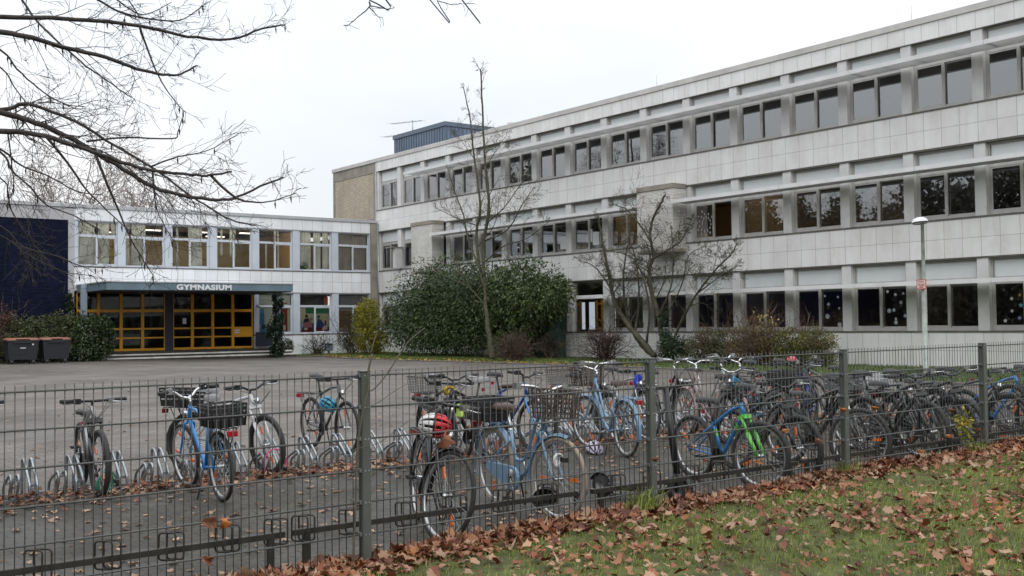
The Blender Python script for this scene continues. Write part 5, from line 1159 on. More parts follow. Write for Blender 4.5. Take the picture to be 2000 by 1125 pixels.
VINES=[
([(3.26, 5.94, 0.17), (3.26, 5.94, 0.31), (3.27, 5.94, 0.43), (3.29, 5.94, 0.86), (3.31, 5.94, 1.01), (3.34, 5.94, 1.14), (3.37, 5.94, 1.24), (3.37, 5.94, 1.34), (3.4, 5.94, 1.47)], 0.009) ,
([(3.37, 5.94, 1.24), (3.4, 5.94, 1.24), (3.44, 5.94, 1.27), (3.51, 5.94, 1.34), (3.61, 5.94, 1.47)], 0.006) ,
([(3.32, 5.94, 1.12), (3.44, 5.94, 1.16), (3.55, 5.94, 1.22), (3.66, 5.94, 1.27)], 0.003) ,
([(3.28, 5.94, 0.88), (3.43, 5.94, 0.9), (3.55, 5.94, 0.96), (3.68, 5.94, 1.04)], 0.003) ,
([(3.39, 5.94, 1.47), (3.43, 5.94, 1.59), (3.44, 5.94, 1.61), (3.41, 5.94, 1.6)], 0.005) ,
([(3.61, 5.94, 1.47), (3.68, 5.94, 1.55), (3.8, 5.94, 1.63)], 0.004) ,
]

def visible(P, m=260):
    d = P - np.array([0, 0, 1.65]); z = d @ np.array(FW); x = 1000 + 2088.93 * (d @ np.array(RT)) / np.maximum(z, .01); y = 562.5 + 2088.93 * (d @ np.array(DN)) / np.maximum(z, .01)
    return (z > .3) & (x > -m) & (x < 2000 + m) & (y > -m) & (y < 1125 + m)
# ------------------------------------------------------------------ grass blades
def grass(name, P, hgt, m, lean=.5, wd=.004):
    n = len(P); a = nrng.uniform(0, 2 * math.pi, n); H = nrng.uniform(.45, 1.25, n) * hgt
    dx = np.stack([np.cos(a), np.sin(a), np.zeros(n)], 1); sx = np.stack([-np.sin(a + .6), np.cos(a + .6), np.zeros(n)], 1) * wd * nrng.uniform(.7, 1.4, (n, 1))
    l1 = nrng.uniform(.1, .5, n)[:, None] * lean; z = np.array([0, 0, 1.])
    p1 = P + dx * (H[:, None] * l1 * .5) + z * (H[:, None] * .6); p2 = P + dx * (H[:, None] * l1 * 1.9) + z * (H[:, None] * (1 - l1 * .35))
    V = np.stack([P - sx, P + sx, p1 + sx * .8, p1 - sx * .8, p2], 1).reshape(-1, 3); i = np.arange(n)[:, None] * 5
    F = np.concatenate([i + [0, 1, 2], i + [0, 2, 3], i + [3, 2, 4]], 1).reshape(-1, 3)
    return link(name, fastmesh(name, V, F, m), kind='stuff')
GR = leafmat('grass blades', [(0, (.10, .135, .024)), (.45, (.22, .285, .055)), (.8, (.33, .385, .09)), (1, (.45, .41, .2))], .55, .42)
n = 260000; P = np.stack([nrng.uniform(1., 18, n), nrng.uniform(-1.5, 6.08, n)], 1)
d_ = np.sin(P[:, 0] * 2.1 + 1.3 * np.sin(P[:, 1] * 1.9)) * np.sin(P[:, 1] * 2.7 + P[:, 0] * .7) + .6 * np.sin(P[:, 0] * 5.3 + P[:, 1] * 4.1)
P = P[(d_ + nrng.normal(size=n) * .7) > -.75]
P = np.concatenate([P, lawn_z(P[:, 0], P[:, 1])[:, None] - .005], 1); P = P[visible(P)]
grass('grass', P, .047, GR, .95, .0027)
n = 60000; P = np.stack([nrng.uniform(24.7, 31.85, n), nrng.uniform(8, 54.5, n)], 1); ex = np.interp(P[:, 1], [e[1] for e in edge], [e[0] for e in edge]); P = P[P[:, 0] > ex + .05]
P = np.concatenate([P, np.full((len(P), 1), .05)], 1); P = P[visible(P)]
grass('border_grass_blades', P, .1, leafmat('border blades', [(0, (.06, .095, .02)), (.6, (.11, .165, .034)), (1, (.17, .2, .06))], .55, .3), .8, .011)

# ------------------------------------------------------------------ fallen leaves
_a = np.linspace(0, 2 * math.pi, 17)[:-1]
_rad = np.array([.5, .36, .45, .33, .42, .27, .33, .17, .42, .17, .33, .27, .42, .33, .45, .36])
TPL = np.concatenate([[[0, 0]], np.stack([np.cos(_a + math.pi) * _rad * 1.15, np.sin(_a + math.pi) * _rad], 1)])
def leaves(name, P, size, m, tilt=.35, curl=.5, kind='stuff', zoff=.006):
    n = len(P); k = len(TPL); s = size * nrng.uniform(.6, 1.35, n); a = nrng.uniform(0, 2 * math.pi, n)
    u = TPL[None, :, 0] * s[:, None]; v = TPL[None, :, 1] * s[:, None] * nrng.uniform(.6, 1.1, (n, 1))
    c1 = nrng.normal(0, curl, (n, 1)); c2 = nrng.normal(0, curl, (n, 1)); ss = s[:, None]
    w = (c1 * u * u + c2 * v * v + nrng.normal(0, curl, (n, 1)) * u * v) / ss + np.abs(v) * nrng.uniform(-.15, .45, (n, 1)) + nrng.normal(0, .04, (n, k)) * ss
    w = np.maximum(w, -.12 * ss)
    ca, sa = np.cos(a)[:, None], np.sin(a)[:, None]; t1 = nrng.normal(0, tilt, (n, 1)); t2 = nrng.normal(0, tilt, (n, 1))
    X = u * ca - v * sa; Y = u * sa + v * ca; Z = w + X * t1 + Y * t2; Z = Z - np.minimum(Z.min(1, keepdims=True), 0) * .55 + zoff
    V = np.stack([P[:, 0:1] + X, P[:, 1:2] + Y, P[:, 2:3] + Z], 2).reshape(-1, 3)
    i = np.arange(n)[:, None, None] * k; j = np.arange(1, k); t = np.stack([0 * j, j, np.roll(j, -1)], 1)[None]
    return link(name, fastmesh(name, V, (i + t).reshape(-1, 3), m), kind=kind)
LF = leafmat('fallen leaf brown', [(0, (.085, .024, .012)), (.25, (.19, .055, .022)), (.5, (.27, .11, .055)), (.72, (.34, .19, .125)), (.9, (.40, .265, .18)), (1, (.33, .10, .025))], .55, .12, .35)
LFR = leafmat('fallen leaf rust', [(0, (.07, .022, .012)), (.3, (.17, .055, .026)), (.55, (.25, .10, .045)), (.8, (.33, .20, .13)), (.92, (.40, .28, .20)), (1, (.38, .15, .04))], .5, .12, .35)
LFP = leafmat('pale dry leaf', [(0, (.16, .075, .04)), (.5, (.30, .19, .125)), (1, (.42, .30, .20))], .6, .1, .3)
def lawnP(x, y, dz=0): return np.stack([x, y, lawn_z(x, y) + dz], 1)
n = 7000; x = nrng.uniform(.3, 17, n); y = 6.0 - np.abs(nrng.normal(0, .14, n)) + nrng.normal(.05, .05, n); y = np.minimum(y, 6.16)
hb = np.clip(.045 * np.exp(-((y - 5.98) / .17) ** 2) * (.6 + .55 * np.sin(x * 2.3) * np.sin(x * 5.1)), 0, .08)
P = lawnP(x, y, nrng.uniform(-.01, 1., n) * hb); P = P[visible(P)]; leaves('leaf_drift', P, .088, LFR, .3, .9)
n = 17000; x = nrng.uniform(.5, 17, n); y = nrng.uniform(-1.5, 5.95, n); w = np.sin(x * 1.9 + y) * np.sin(y * 2.2 - x * .8); ok = (w + nrng.normal(size=n) * .7) > .0
P = lawnP(x[ok], y[ok], nrng.uniform(.008, .038, ok.sum())); P = P[visible(P)]; leaves('lawn_leaves', P, .078, LF, .3, .9)
n = 9000; x = nrng.uniform(.5, 17, n); y = nrng.uniform(-1.5, 5.98, n); P = lawnP(x, y, .024); P = P[visible(P)]; leaves('lawn_leaf_scraps', P, .045, LF, .3, .8)
n = 2600; x = nrng.uniform(1.2, 17, n); y = 11.0 + nrng.normal(0, .28, n); P = np.stack([x, y, nrng.uniform(0, .05, n)], 1); P = P[visible(P)]; leaves('rack_leaves', P, .085, LFR, .25, .5)
n = 1050; x = nrng.uniform(.5, 17, n); y = nrng.uniform(6.2, 11, n); P = np.stack([x, y, 0 * x], 1); P = P[visible(P)]; leaves('yard_leaves', P, .08, LFP, .1, .35)
n = 520; x = nrng.uniform(.5, 26, n); y = 11.5 + np.abs(nrng.normal(0, 6, n)); P = np.stack([x, y, yard_z(x, y)], 1); P = P[visible(P)]; leaves('far_yard_leaves', P, .1, LFP, .1, .3)
n = 700; y = nrng.uniform(28, 52, n); x = np.interp(y, [e[1] for e in edge], [e[0] for e in edge]) + nrng.normal(.35, .5, n); P = np.stack([x, y, .07 + 0 * x], 1); leaves('border_leaves', P, .15, leafmat('yellow fallen leaf', [(0, (.2, .11, .02)), (1, (.4, .27, .06))], .6, .1), .2, .4)

def caught(label, p, s, col, rz):
    k = len(TPL); vs = []
    for u, v in TPL: 
        w = .5 * v * v / s + .25 * abs(v); q = Matrix.Rotation(rz, 3, 'Y') @ Vector((v * s * .8, -.0 - w * s, u * s)); vs.append(q + Vector((p[0], p[1] - .012, p[2])))
    m = MB(); m.add(vs, [(0, j, j + 1 if j + 1 < k else 1) for j in range(1, k)], True); o = m.build('caught_leaf', mat('caught' + str(col), col, .6, vary=.35, scale=30), None, p)
    md = o.modifiers.new('t', 'SOLIDIFY'); md.thickness = .0015; o['label'] = label; o['category'] = 'leaf'; o['group'] = 'leaves caught in the fence'
RU = (.22, .09, .045); OR_ = (.45, .15, .025)
caught('big curled brown leaf caught on the wire left of its orange neighbour', (2.31, 5.94, 0.55), 0.12, RU, -1.5)
caught('orange leaf hanging on the wire right of the curled brown one', (2.4, 5.94, 0.54), 0.085, OR_, 0.2)
caught('brown leaf caught low on the wire below the curled one', (2.3, 5.94, 0.34), 0.09, RU, -1.1)
caught('large crumpled brown leaf caught in front of the red and white helmet', (3.92, 5.94, 0.9), 0.15, RU, 0.6)
caught('rust leaf caught at the left face of the second post', (5.84, 5.94, 0.6), 0.05, RU, -0.7)
caught('orange leaf caught over the blue and green bicycle frame', (7.4, 5.94, 0.71), 0.05, OR_, 1)
caught('red leaf caught on the second wire above the crowd', (8.23, 5.94, 0.84), 0.05, OR_, -0.3)
caught('orange leaf caught on the wire before the green fork', (7.06, 5.94, 0.48), 0.075, OR_, 1.4)
caught('rust leaf caught on the wire between fork and third post', (7.85, 5.94, 0.59), 0.07, RU, 0.1)
caught('orange leaf caught low right of the third fence post', (8.88, 5.94, 0.26), 0.05, OR_, -1.2)
caught('orange leaf caught low between the matt black bicycles', (9.44, 5.94, 0.37), 0.05, OR_, 0.5)
caught('rust leaf caught beside the yellow leaved sprig', (10.0, 5.94, 0.73), 0.05, RU, -0.8)
caught('orange leaf in the middle of the yellow leaved sprig', (9.94, 5.94, 0.48), 0.05, OR_, 0.9)
caught('small rust leaf caught high right of the third post', (8.7, 5.94, 0.83), 0.045, OR_, -0.4)
caught('small brown leaf caught right of the second post', (6.26, 5.94, 0.67), 0.06, RU, 1.3)
# dry vine climbing the post
vn = thing('dry_vine', 'dry bare vine climbing the square post with long arching shoots', 'vine', (3.25, 5.94, .15))
m = MB()
for pts, r_ in VINES: m.tube(spline(pts, 4), [r_ * .75] * (4 * (len(pts) - 1) + 1), 6)
m.build('stem', mat('vine stem', (.095, .085, .06), .8, vary=.3), vn, (3.25, 5.94, .15))
sp = thing('weed_sprig', 'yellow leaved sprig pushed through the fence before the black mountain bicycles', 'plant', (10.3, 5.96, .2)); og = (10.3, 5.96, .2)
MB().tube(spline([(10.3, 5.96, .2), (10.28, 5.95, .45), (10.33, 5.94, .66)], 4), .005, 5).build('stem', BARK_BROWN, sp, og)
foliage('foliage', [(10.3, 5.94, .62, .12, .06, .14), (10.34, 5.94, .46, .06, .04, .1)], 130, .055, .03, leafmat('yellow sprig', [(0, (.12, .17, .03)), (.6, (.34, .33, .05)), (1, (.5, .35, .05))]), sp, origin=og, jitter=.05)
for i, (x, lab) in enumerate(((5.78, 'tuft of green weed at the foot of the second fence post'), (8.3, 'tangled dry weed at the foot of the third fence post'), (10.6, 'low weed tuft left of the fourth fence post'))):
    w_ = thing('weed_tuft', lab, 'weed', (x, 5.95, .18)); P = np.stack([nrng.normal(x, .07, 160), nrng.normal(5.96, .05, 160), np.full(160, .18)], 1); o = grass('blades', P, .2, GR, 1.1, .004); del o['kind']; o.parent = w_; o.location = -Vector(w_.location)
    m = MB()
    for j in range(7): twig(m, (x + .02, 5.96, .18), (rng.gauss(0, .5), rng.gauss(0, .2), 1), rng.uniform(.2, .45), .003, 1, rng, 0, 2, .2, 4, .6, .0015)
    m.build('dry_stem', BARK_BROWN, w_, (x, 5.95, .18))

# ------------------------------------------------------------------ shrubs and hedges
EVG = leafmat('rhododendron leaf', [(0, (.019, .033, .011)), (.45, (.036, .064, .02)), (.8, (.065, .104, .034)), (1, (.11, .15, .065))], .45, .1, .35)
def bush(name, label, cat, loc, ells, n, L, W, m, stems=5, sl=.8, droop=.2, shell=.6, bark=BARK_BROWN, group=None, extra=None, jitter=.25, zmin=.04, tw=2, keep=None):
    r_ = thing(name, label, cat, loc, 0, group)
    if n: foliage('foliage', ells, n, L, W, m, r_, droop, zmin, shell, loc, jitter, keep)
    mb_ = MB()
    for j in range(stems): twig(mb_, (loc[0] + rng.gauss(0, .12), loc[1] + rng.gauss(0, .12), loc[2]), (rng.gauss(0, .5), rng.gauss(0, .5), 1), sl * rng.uniform(.8, 1.2), .025, tw, rng, -.1, 3, .14, 5, .62, .006)
    mb_.build('branches', bark, r_, loc); return r_
bush('rhododendron', 'huge dark green rhododendron hiding the corner between the two wings', 'shrub', (29.7, 43.5, .03),
     [(29.7, 45.6, 2.7, 1.9, 4.2, 2.65), (29.4, 43.0, 3.1, 1.8, 3.6, 2.35), (29.3, 47.6, 1.7, 1.6, 2.6, 1.75), (29.3, 41.6, 1.6, 1.6, 2.2, 1.9), (29.0, 44.5, 1.2, 1.6, 3.4, 1.3), (29.4, 40.6, 3.0, 1.6, 2.0, 2.1), (29.3, 40.2, 1.0, 1.3, 1.6, 1.1)], 34000, .18, .066, EVG, 8, 2.2, .55, .62, BARK_BROWN)
bush('rhododendron', 'rounded green rhododendron with loose outer leaves behind the bare tree', 'shrub', (30.1, 38.0, .03),
     [(29.9, 38.3, 3.0, 1.8, 2.6, 1.65), (29.8, 37.0, 2.7, 1.6, 1.6, 1.25), (30.0, 39.5, 2.4, 1.6, 1.6, 2.1), (29.6, 38.9, 1.1, 1.2, 1.4, 1.2), (29.5, 37.7, 1.7, .9, .7, .8)], 17000, .2, .072, leafmat('rhododendron pale leaf', [(0, (.024, .04, .012)), (.45, (.048, .08, .024)), (.8, (.086, .132, .042)), (1, (.14, .18, .075))], .45, .12, .35), 7, 2.4, .6, .55)
bush('forsythia', 'yellow green autumn shrub beside the dark rhododendron', 'shrub', (28.7, 50.6, .05), [(28.7, 50.6, 1.5, .95, .9, 1.55), (28.6, 50.4, 2.5, .65, .6, .75), (29., 50.4, .8, .9, .9, .8)], 9000, .1, .05, leafmat('yellow leaf', [(0, (.11, .12, .02)), (.4, (.22, .23, .03)), (.75, (.36, .33, .035)), (1, (.45, .34, .04))], .55, .3), 9, 1.6, -.1, .55)
bush('dark_shrub', 'dark brownish shrub against the entrance wing beside the yellow one', 'shrub', (29.2, 53.2, .05), [(29.2, 53.2, 1.35, .9, .8, 1.4), (29.6, 53., 2.1, .7, .6, .8), (28.8, 53., .8, .7, .7, .8)], 4200, .09, .04, leafmat('dark shrub leaf', [(0, (.015, .022, .010)), (.5, (.035, .05, .02)), (.8, (.07, .07, .03)), (1, (.15, .09, .04))], .55, .2), 12, 1.7, .1, .5)
bush('pruned_shrub', 'pruned knobbly bare shrub in front of the painted windows', 'shrub', (27.4, 53.9, .05), [(27.4, 53.9, .25, .45, .4, .25)], 350, .07, .04, leafmat('low leaf', [(0, (.03, .05, .015)), (1, (.1, .12, .04))]), 22, .95, 0, .5, BARK)
bush('box_hedge', 'small clipped box hedge at the right end of the steps', 'hedge', (25.65, 54.5, .0), [(25.4, 54.5, .5, .35, .3, .5), (25.8, 54.5, .5, .4, .32, .52), (26.0, 54.5, .55, .25, .3, .45)], 3600, .05, .03, leafmat('box leaf', [(0, (.02, .028, .014)), (.6, (.045, .055, .026)), (1, (.09, .085, .045))]), 3, .5, 0, .75, jitter=.03)
iv = bush('ivy', 'dark ivy wrapped thick around the right canopy post', 'ivy', (24.53, 52.8, .1), [(24.53, 52.8, z, .3, .28, .35) for z in np.arange(.4, 3.6, .32)] + [(24.1, 52.7, 1.7, .35, .12, .3), (23.95, 52.65, 1.2, .2, .1, .25), (24.5, 52.8, .4, .45, .35, .45)], 5200, .1, .08, leafmat('ivy leaf', [(0, (.006, .016, .008)), (.6, (.015, .034, .015)), (1, (.035, .06, .025))], .4, .08), 3, .5, .3, .6, jitter=.1)
HEDG = leafmat('hedge leaf', [(0, (.03, .04, .016)), (.5, (.058, .075, .028)), (.8, (.10, .12, .045)), (1, (.16, .165, .07))], .5, .2)
bush('hedge', 'broad dark green hedge behind the two refuse bins', 'hedge', (13.3, 53.0, .13), [(12.2, 53.0, 1.15, 1.5, .9, 1.25), (13.4, 53., 1.2, 1.3, .9, 1.3), (11.2, 53., 1.0, 1.2, .9, 1.2), (14.2, 52.9, 1.3, .9, .8, 1.25)], 15000, .12, .06, HEDG, 8, 1.2, .0, .62)
bush('holly_shrub', 'glossy rounded shrub right of the bins half covering the yellow doors', 'shrub', (14.9, 52.4, .13), [(14.9, 52.4, 1.15, 1.0, .8, 1.2), (15.2, 52.3, 1.7, .55, .5, .65), (14.5, 52.3, .8, .8, .8, .85), (15.3, 52.3, 1.0, .55, .5, 1.0)], 9000, .13, .075, leafmat('holly leaf', [(0, (.018, .032, .014)), (.5, (.036, .062, .024)), (.85, (.07, .115, .045)), (1, (.17, .22, .10))], .33, .12, .6), 6, 1.3, .0, .6)
bush('reddish_shrub', 'reddish brown shrub with pale seed heads at the left frame edge', 'shrub', (10.6, 52.8, .13), [(10.6, 52.8, 1.5, 1.1, .8, 1.6), (9.6, 52.6, 1.7, 1., .8, 1.6), (11.2, 52.9, 2.0, .7, .6, .8)], 4200, .1, .045, leafmat('reddish leaf', [(0, (.03, .014, .012)), (.4, (.075, .028, .022)), (.8, (.10, .06, .03)), (1, (.26, .22, .17))], .6, .2), 18, 2.2, -.1, .5)
bush('ivy', 'small ivy climbing the grey frame between navy wall and doors', 'ivy', (14.55, 54.85, .1), [(14.5, 54.85, z, .22, .1, .35) for z in np.arange(.4, 3.3, .35)], 900, .12, .09, leafmat('ivy leaf b', [(0, (.014, .034, .014)), (1, (.045, .085, .03))], .4, .1), 2, .5, .2, .6, jitter=.1)
TWG = leafmat('tiny russet leaf', [(0, (.06, .03, .022)), (.7, (.11, .055, .04)), (1, (.16, .1, .06))], .7, .2)
bush('russet_shrub', 'russet twiggy shrub on the grass below the bare tree', 'shrub', (27.4, 36.0, .05), [(27.4, 36.0, .75, .75, .95, .62)], 1600, .05, .02, TWG, 46, .85, -.2, .5, tw=2)
bush('russet_shrub', 'wine red twiggy shrub in front of the garden door bays', 'shrub', (29.5, 32.5, .05), [(29.5, 32.5, .95, .7, 1.05, .5)], 900, .05, .02, TWG, 50, 1.05, -.2, .5, mat('dark red twigs', (.05, .028, .026), .9), tw=2)
bush('dark_stump_shrub', 'dark narrow shrub against the green cabinet', 'shrub', (30.0, 36.55, .05), [(30., 36.55, .6, .3, .35, .65)], 900, .07, .03, leafmat('stump leaf', [(0, (.012, .014, .010)), (1, (.035, .036, .022))]), 14, .8, 0, .5)
bush('ivy_shrub', 'dark ivy mound at the foot of the many stemmed tree', 'shrub', (30.0, 29.2, .05), [(30., 29.1, .6, .7, .85, .62), (30., 29.6, 1.3, .25, .28, .9)], 3000, .09, .06, leafmat('ivy mound leaf', [(0, (.010, .022, .012)), (.6, (.022, .045, .02)), (1, (.06, .10, .045))], .4, .1), 5, .8, .2, .6)
HB_ = dict(droop=0, shell=.62, bark=mat('hedge twig', (.13, .09, .065), .9))
bush('hedge', 'grey green hedge shrub left of the yellowing hedge by the long wing', 'hedge', (30.0, 27.1, .05), [(30, 27.5, .7, .8, .75, .72), (30, 26.5, .72, .8, .95, .74), (30., 27., .4, .8, 1.3, .5)], 8500, .075, .04, leafmat('grey hedge leaf', [(0, (.05, .06, .03)), (.6, (.10, .12, .055)), (1, (.18, .18, .10))]), 22, 1.1, **HB_)
bush('hedge', 'reddish stemmed thin hedge with a few yellow leaves by the long wing', 'hedge', (30.0, 24.9, .05), [(30, 25.6, .68, .8, .9, .74), (30, 24.4, .7, .8, .95, .74), (30, 25., .4, .8, 1.4, .5)], 6500, .075, .038, leafmat('red hedge leaf', [(0, (.07, .045, .028)), (.5, (.14, .095, .05)), (.8, (.19, .17, .06)), (1, (.42, .33, .07))]), 60, 1.25, **HB_)
bush('hedge', 'dense yellow green hedge end nearest the lamp post', 'hedge', (30.0, 22.9, .05), [(30, 23.4, .7, .8, .9, .74), (30., 22.5, .75, .8, .6, .72), (30, 22.8, .4, .8, 1.1, .5)], 8500, .075, .045, leafmat('olive hedge leaf', [(0, (.06, .07, .022)), (.6, (.13, .145, .04)), (.9, (.23, .22, .055)), (1, (.36, .28, .06))]), 16, 1.1, **HB_)
# upright shoots with a few yellow leaves above the hedge
us = thing('rose_shoots', 'tall thin shoots with pale yellow leaves rising above the thin hedge', 'shrub', (29.8, 24.8, .05)); m = MB()
for j in range(34): twig(m, (29.8 + rng.gauss(0, .2), 24.8 + rng.gauss(0, .9), .3), (rng.gauss(0, .12), rng.gauss(0, .22), 1), rng.uniform(1.2, 2.0), .008, 1, rng, 0, 2, .07, 4, .35, .004)
m.build('stems', mat('red shoot', (.11, .05, .035), .8), us, (29.8, 24.8, .05)); foliage('leaves', [(29.8, 24.8, 1.75, .4, 1.3, .4), (29.8, 24.9, 1.3, .4, 1.4, .4)], 150, .1, .06, leafmat('pale yellow leaf', [(0, (.22, .2, .06)), (1, (.5, .42, .16))], .6, .3), us, origin=(29.8, 24.8, .05), shell=.4)
gc = thing('utility_cabinet', 'dark green metal cabinet half hidden under the rhododendron', 'cabinet', (30.6, 37.0, .03)); og = (30.6, 37.0, .03)
GP = mat('green cabinet paint', (.018, .06, .045), .5, vary=.15)
MB().cbox(30.5, 31.5, 37.35, 38.7, .05, 2.0, .02).build('cabinet_body', GP, gc, og); MB().box(30.485, 30.5, 37.42, 38.0, .2, 1.9).box(30.485, 30.5, 38.04, 38.64, .2, 1.9).build('cabinet_door', GP, gc, og)

# ------------------------------------------------------------------ bare trees
def limbs(root, og, D, m, rg, tw, n=6, bend=4, sc=None):
    for key, (pts, r0) in D.items():
        P = [Vector(p) for p in pts]
        if sc: P = [Vector((p.x * sc, p.y * sc, (p.z - 1.65) * sc + 1.65)) for p in P]
        S_ = spline(P, bend); S_ = [p + Vector((rg.gauss(0, 1), rg.gauss(0, 1), rg.gauss(0, 1))) * r0 * .12 for p in S_]; mb_ = MB(); k = len(S_)
        rad = [max(r0 * (1 - .72 * i / (k - 1)), .003) for i in range(k)]; mb_.tube(S_, rad, n)
        tw(mb_, S_, rad, key, rg); mb_.build('limb', m, root, og)
ot = thing('overhanging_tree', 'bare leafless tree reaching in from the left with long drooping branches', 'tree', (-.7, 9.9, 0)); og = (-.7, 9.9, 0)
tr_ = spline([(-.7, 9.9, -.05), (-.72, 9.92, 1.2), (-.66, 9.88, 2.6), (-.62, 9.9, 4.2), (-.7, 9.95, 6.), (-.6, 9.9, 8.4), (-.55, 9.9, 10.5)], 5)
MB().tube(tr_, [.26 - .2 * i / 30 + (.06 if i < 2 else 0) for i in range(len(tr_))], 12).build('trunk', BARK, ot, og)
LM = {}
for k, (pts, r_) in LIMBS.items():
    p0, p1 = Vector(pts[0]), Vector(pts[1])
    if k in 'a b c d e f g h i m n r s t'.split() or k == 'd2':
        z = min(9., max(1.6, p0.z + (p0.z - p1.z) * .9 + .25)); tp = Vector((-.65, 9.9, z)); mid = p0 - (p1 - p0).normalized() * .55; mid = mid.lerp(tp.lerp(p0, .75), .5)
        pts = [tuple(tp), tuple(tp.lerp(mid, .55) + Vector((0, 0, .06)))] + [tuple(mid)] + list(pts); r_ = r_ * 1.0
        LM[k] = (pts, max(r_ * 1.0, .010))
    elif k in ('w', 'x', 'x2', 'u'):
        tp = Vector((-.58, 9.9, {'w': 8.2, 'x': 9.2, 'x2': 9.6, 'u': 6.4}[k])); mid = tp.lerp(p0, .55) + Vector((0, 0, 1.1)); LM[k] = ([tuple(tp), tuple(mid)] + list(pts), max(.007, r_))
    else: LM[k] = (pts, r_)
def tw_over(mb_, S_, rad, key, rg):
    lead = 13 if len(S_) > 16 else 1; k = len(S_); i = lead
    if key[0] in 'wx': 
        for j in range(4): q = S_[-1 - 3 * j]; twig(mb_, q, (rg.gauss(0, 1), rg.gauss(0, 1), rg.gauss(-.2, .6)), .09, .0025, 0, rg, 0, 2, .3, 4, .5, .0018)
        return
    while i < k:
        ax = (S_[min(i + 1, k - 1)] - S_[max(i - 1, 0)]).normalized()
        for _ in range(2 if rg.random() < .6 else 1):
            side = ax.cross(Vector((rg.gauss(0, 1), rg.gauss(0, 1), rg.gauss(0, 1)))).normalized(); t = i / k
            nd = ax * rg.uniform(.5, 1.) + side * rg.uniform(.4, .9) + Vector((0, 0, rg.gauss(-.1, .3)))
            twig(mb_, S_[i], nd, rg.uniform(.22, .75) * (1.2 - .85 * t), max(.0022, rad[i] * .24), 2 if rg.random() < .5 else 1, rg, .25, 2, .2, 4, .6, .0016)
        i += rg.choice((1, 2, 2))
    # buds and a few dry leaves
    for j in range(4): q = S_[rg.randrange(lead, k)]; mb_.tube([q, q + Vector((0, 0, -.03)), q + Vector((.004, 0, -.07))], [.001, .008, .001], 4)
limbs(ot, og, LM, BARK, random.Random(5), tw_over)
def tw_gen(l0, l1, step, depth, up, minr, ratio=.6, split=3, wob=.16, first=.25):
    def f(mb_, S_, rad, key, rg):
        k = len(S_); i = int(k * first) if key not in ('main',) else k
        while i < k:
            ax = (S_[min(i + 1, k - 1)] - S_[max(i - 1, 0)]).normalized(); side = ax.cross(Vector((rg.gauss(0, 1), rg.gauss(0, 1), rg.gauss(0, 1)))).normalized()
            nd = ax * rg.uniform(.4, .9) + side * rg.uniform(.5, 1.) + Vector((0, 0, up))
            twig(mb_, S_[i], nd, rg.uniform(l0, l1) * max(.18, 1.2 - 1.05 * i / k), max(minr, rad[i] * .4), depth, rg, -.1, split, wob, 4, ratio, minr); i += step
    return f
GARDEN_TREE['s1'] = (GARDEN_TREE['s1'][0], .085); GARDEN_TREE['main'] = (GARDEN_TREE['main'][0], .14)
gt = thing('young_tree', 'tall slender bare tree with forked greenish trunk before the long wing', 'tree', (27.64, 37.8, .05))
limbs(gt, tuple(gt.location), GARDEN_TREE, BARK_GREEN, random.Random(9), tw_gen(.5, 1.7, 1, 2, .3, .005, .62, 3), 8, 5, sc=.97)
mt_ = thing('multi_stem_tree', 'bare multi stemmed tree with mossy leaning trunks before the long wing', 'tree', (30, 29.9, .05))
limbs(mt_, tuple(mt_.location), SHRUB_TREE, mat('dark mossy bark', (.06, .056, .035), .9, vary=.5, scale=5., bump=.6), random.Random(12), tw_gen(.6, 1.6, 1, 3, .3, .0042, .62, 3, .17, .3), 8, 5)
for (x, y, h, sd_, lab) in ((20.5, 78, 12.8, 3, 'bare twiggy treetop just showing above the flat roof of the entrance wing'), (25.2, 80, 12.2, 8, 'lower bare treetop right of the other above the entrance wing roof')):
    ft = thing('bare_tree', lab, 'tree', (x, y, 0)); rg = random.Random(sd_); m = MB(); m.tube([(x, y, -.1), (x + .1, y, 3.5), (x, y + .1, 7)], [.3, .24, .18], 10); m.build('trunk', BARK, ft, (x, y, 0)); m = MB()
    for j in range(10): twig(m, (x, y, rg.uniform(5, 7.2)), (rg.gauss(0, .75), rg.gauss(0, .6), 1), (h - 6.6) * rg.uniform(.75, 1.15), .07, 3, rg, -.15, 4, .12, 4, .6, .014)
    m.build('branches', mat('far twig bark', (.24, .195, .17), .9, vary=.3), ft, (x, y, 0))

# ------------------------------------------------------------------ lamp post, bins, small litter bin
lx, ly = 26.3, 16.21
lp = thing('street_lamp', 'pale mottled lamp post with white half dome head before the long wing', 'street lamp', (lx, ly, 0)); og = (lx, ly, 0)
MB().lathe([(.07, -.1), (.07, 2.45), (.066, 2.5), (.05, 2.56), (.045, 4.28)], (lx, ly, 0), 16).build('pole', mat('mottled galvanised', (.34, .37, .345), .6, .15, vary=.35, scale=5), lp, og)
m = MB(); vs = []; n = 20
Mh = Matrix.Translation((lx, ly + .07, 4.26)) @ Matrix.Rotation(R(-6), 4, 'X')
m.lathe([(.215, .0), (.21, .03), (.175, .085), (.11, .12), (.03, .135)], (0, 0, 0), 22, M=Mh); m.build('lamp_head', mat('white lamp cap', (.72, .74, .78), .35, vary=.03), lp, og)
MB().lathe([(.19, -.045), (.20, -.002)], (0, 0, 0), 22, M=Mh).build('lamp_glass', mat('dark lamp glass', (.07, .07, .07), .2), lp, og)
sx_ = lx - .1; sg = MB().box(sx_ - .006, sx_, ly - .13, ly + .15, 2.44, 2.70).build('sign_plate', mat('sign red', (.5, .05, .03), .5), lp, og)
MB().box(sx_ - .008, sx_ - .0061, ly - .108, ly + .128, 2.462, 2.678).build('sign_face', mat('sign white', (.62, .6, .55), .5), sg, og)
m = MB()
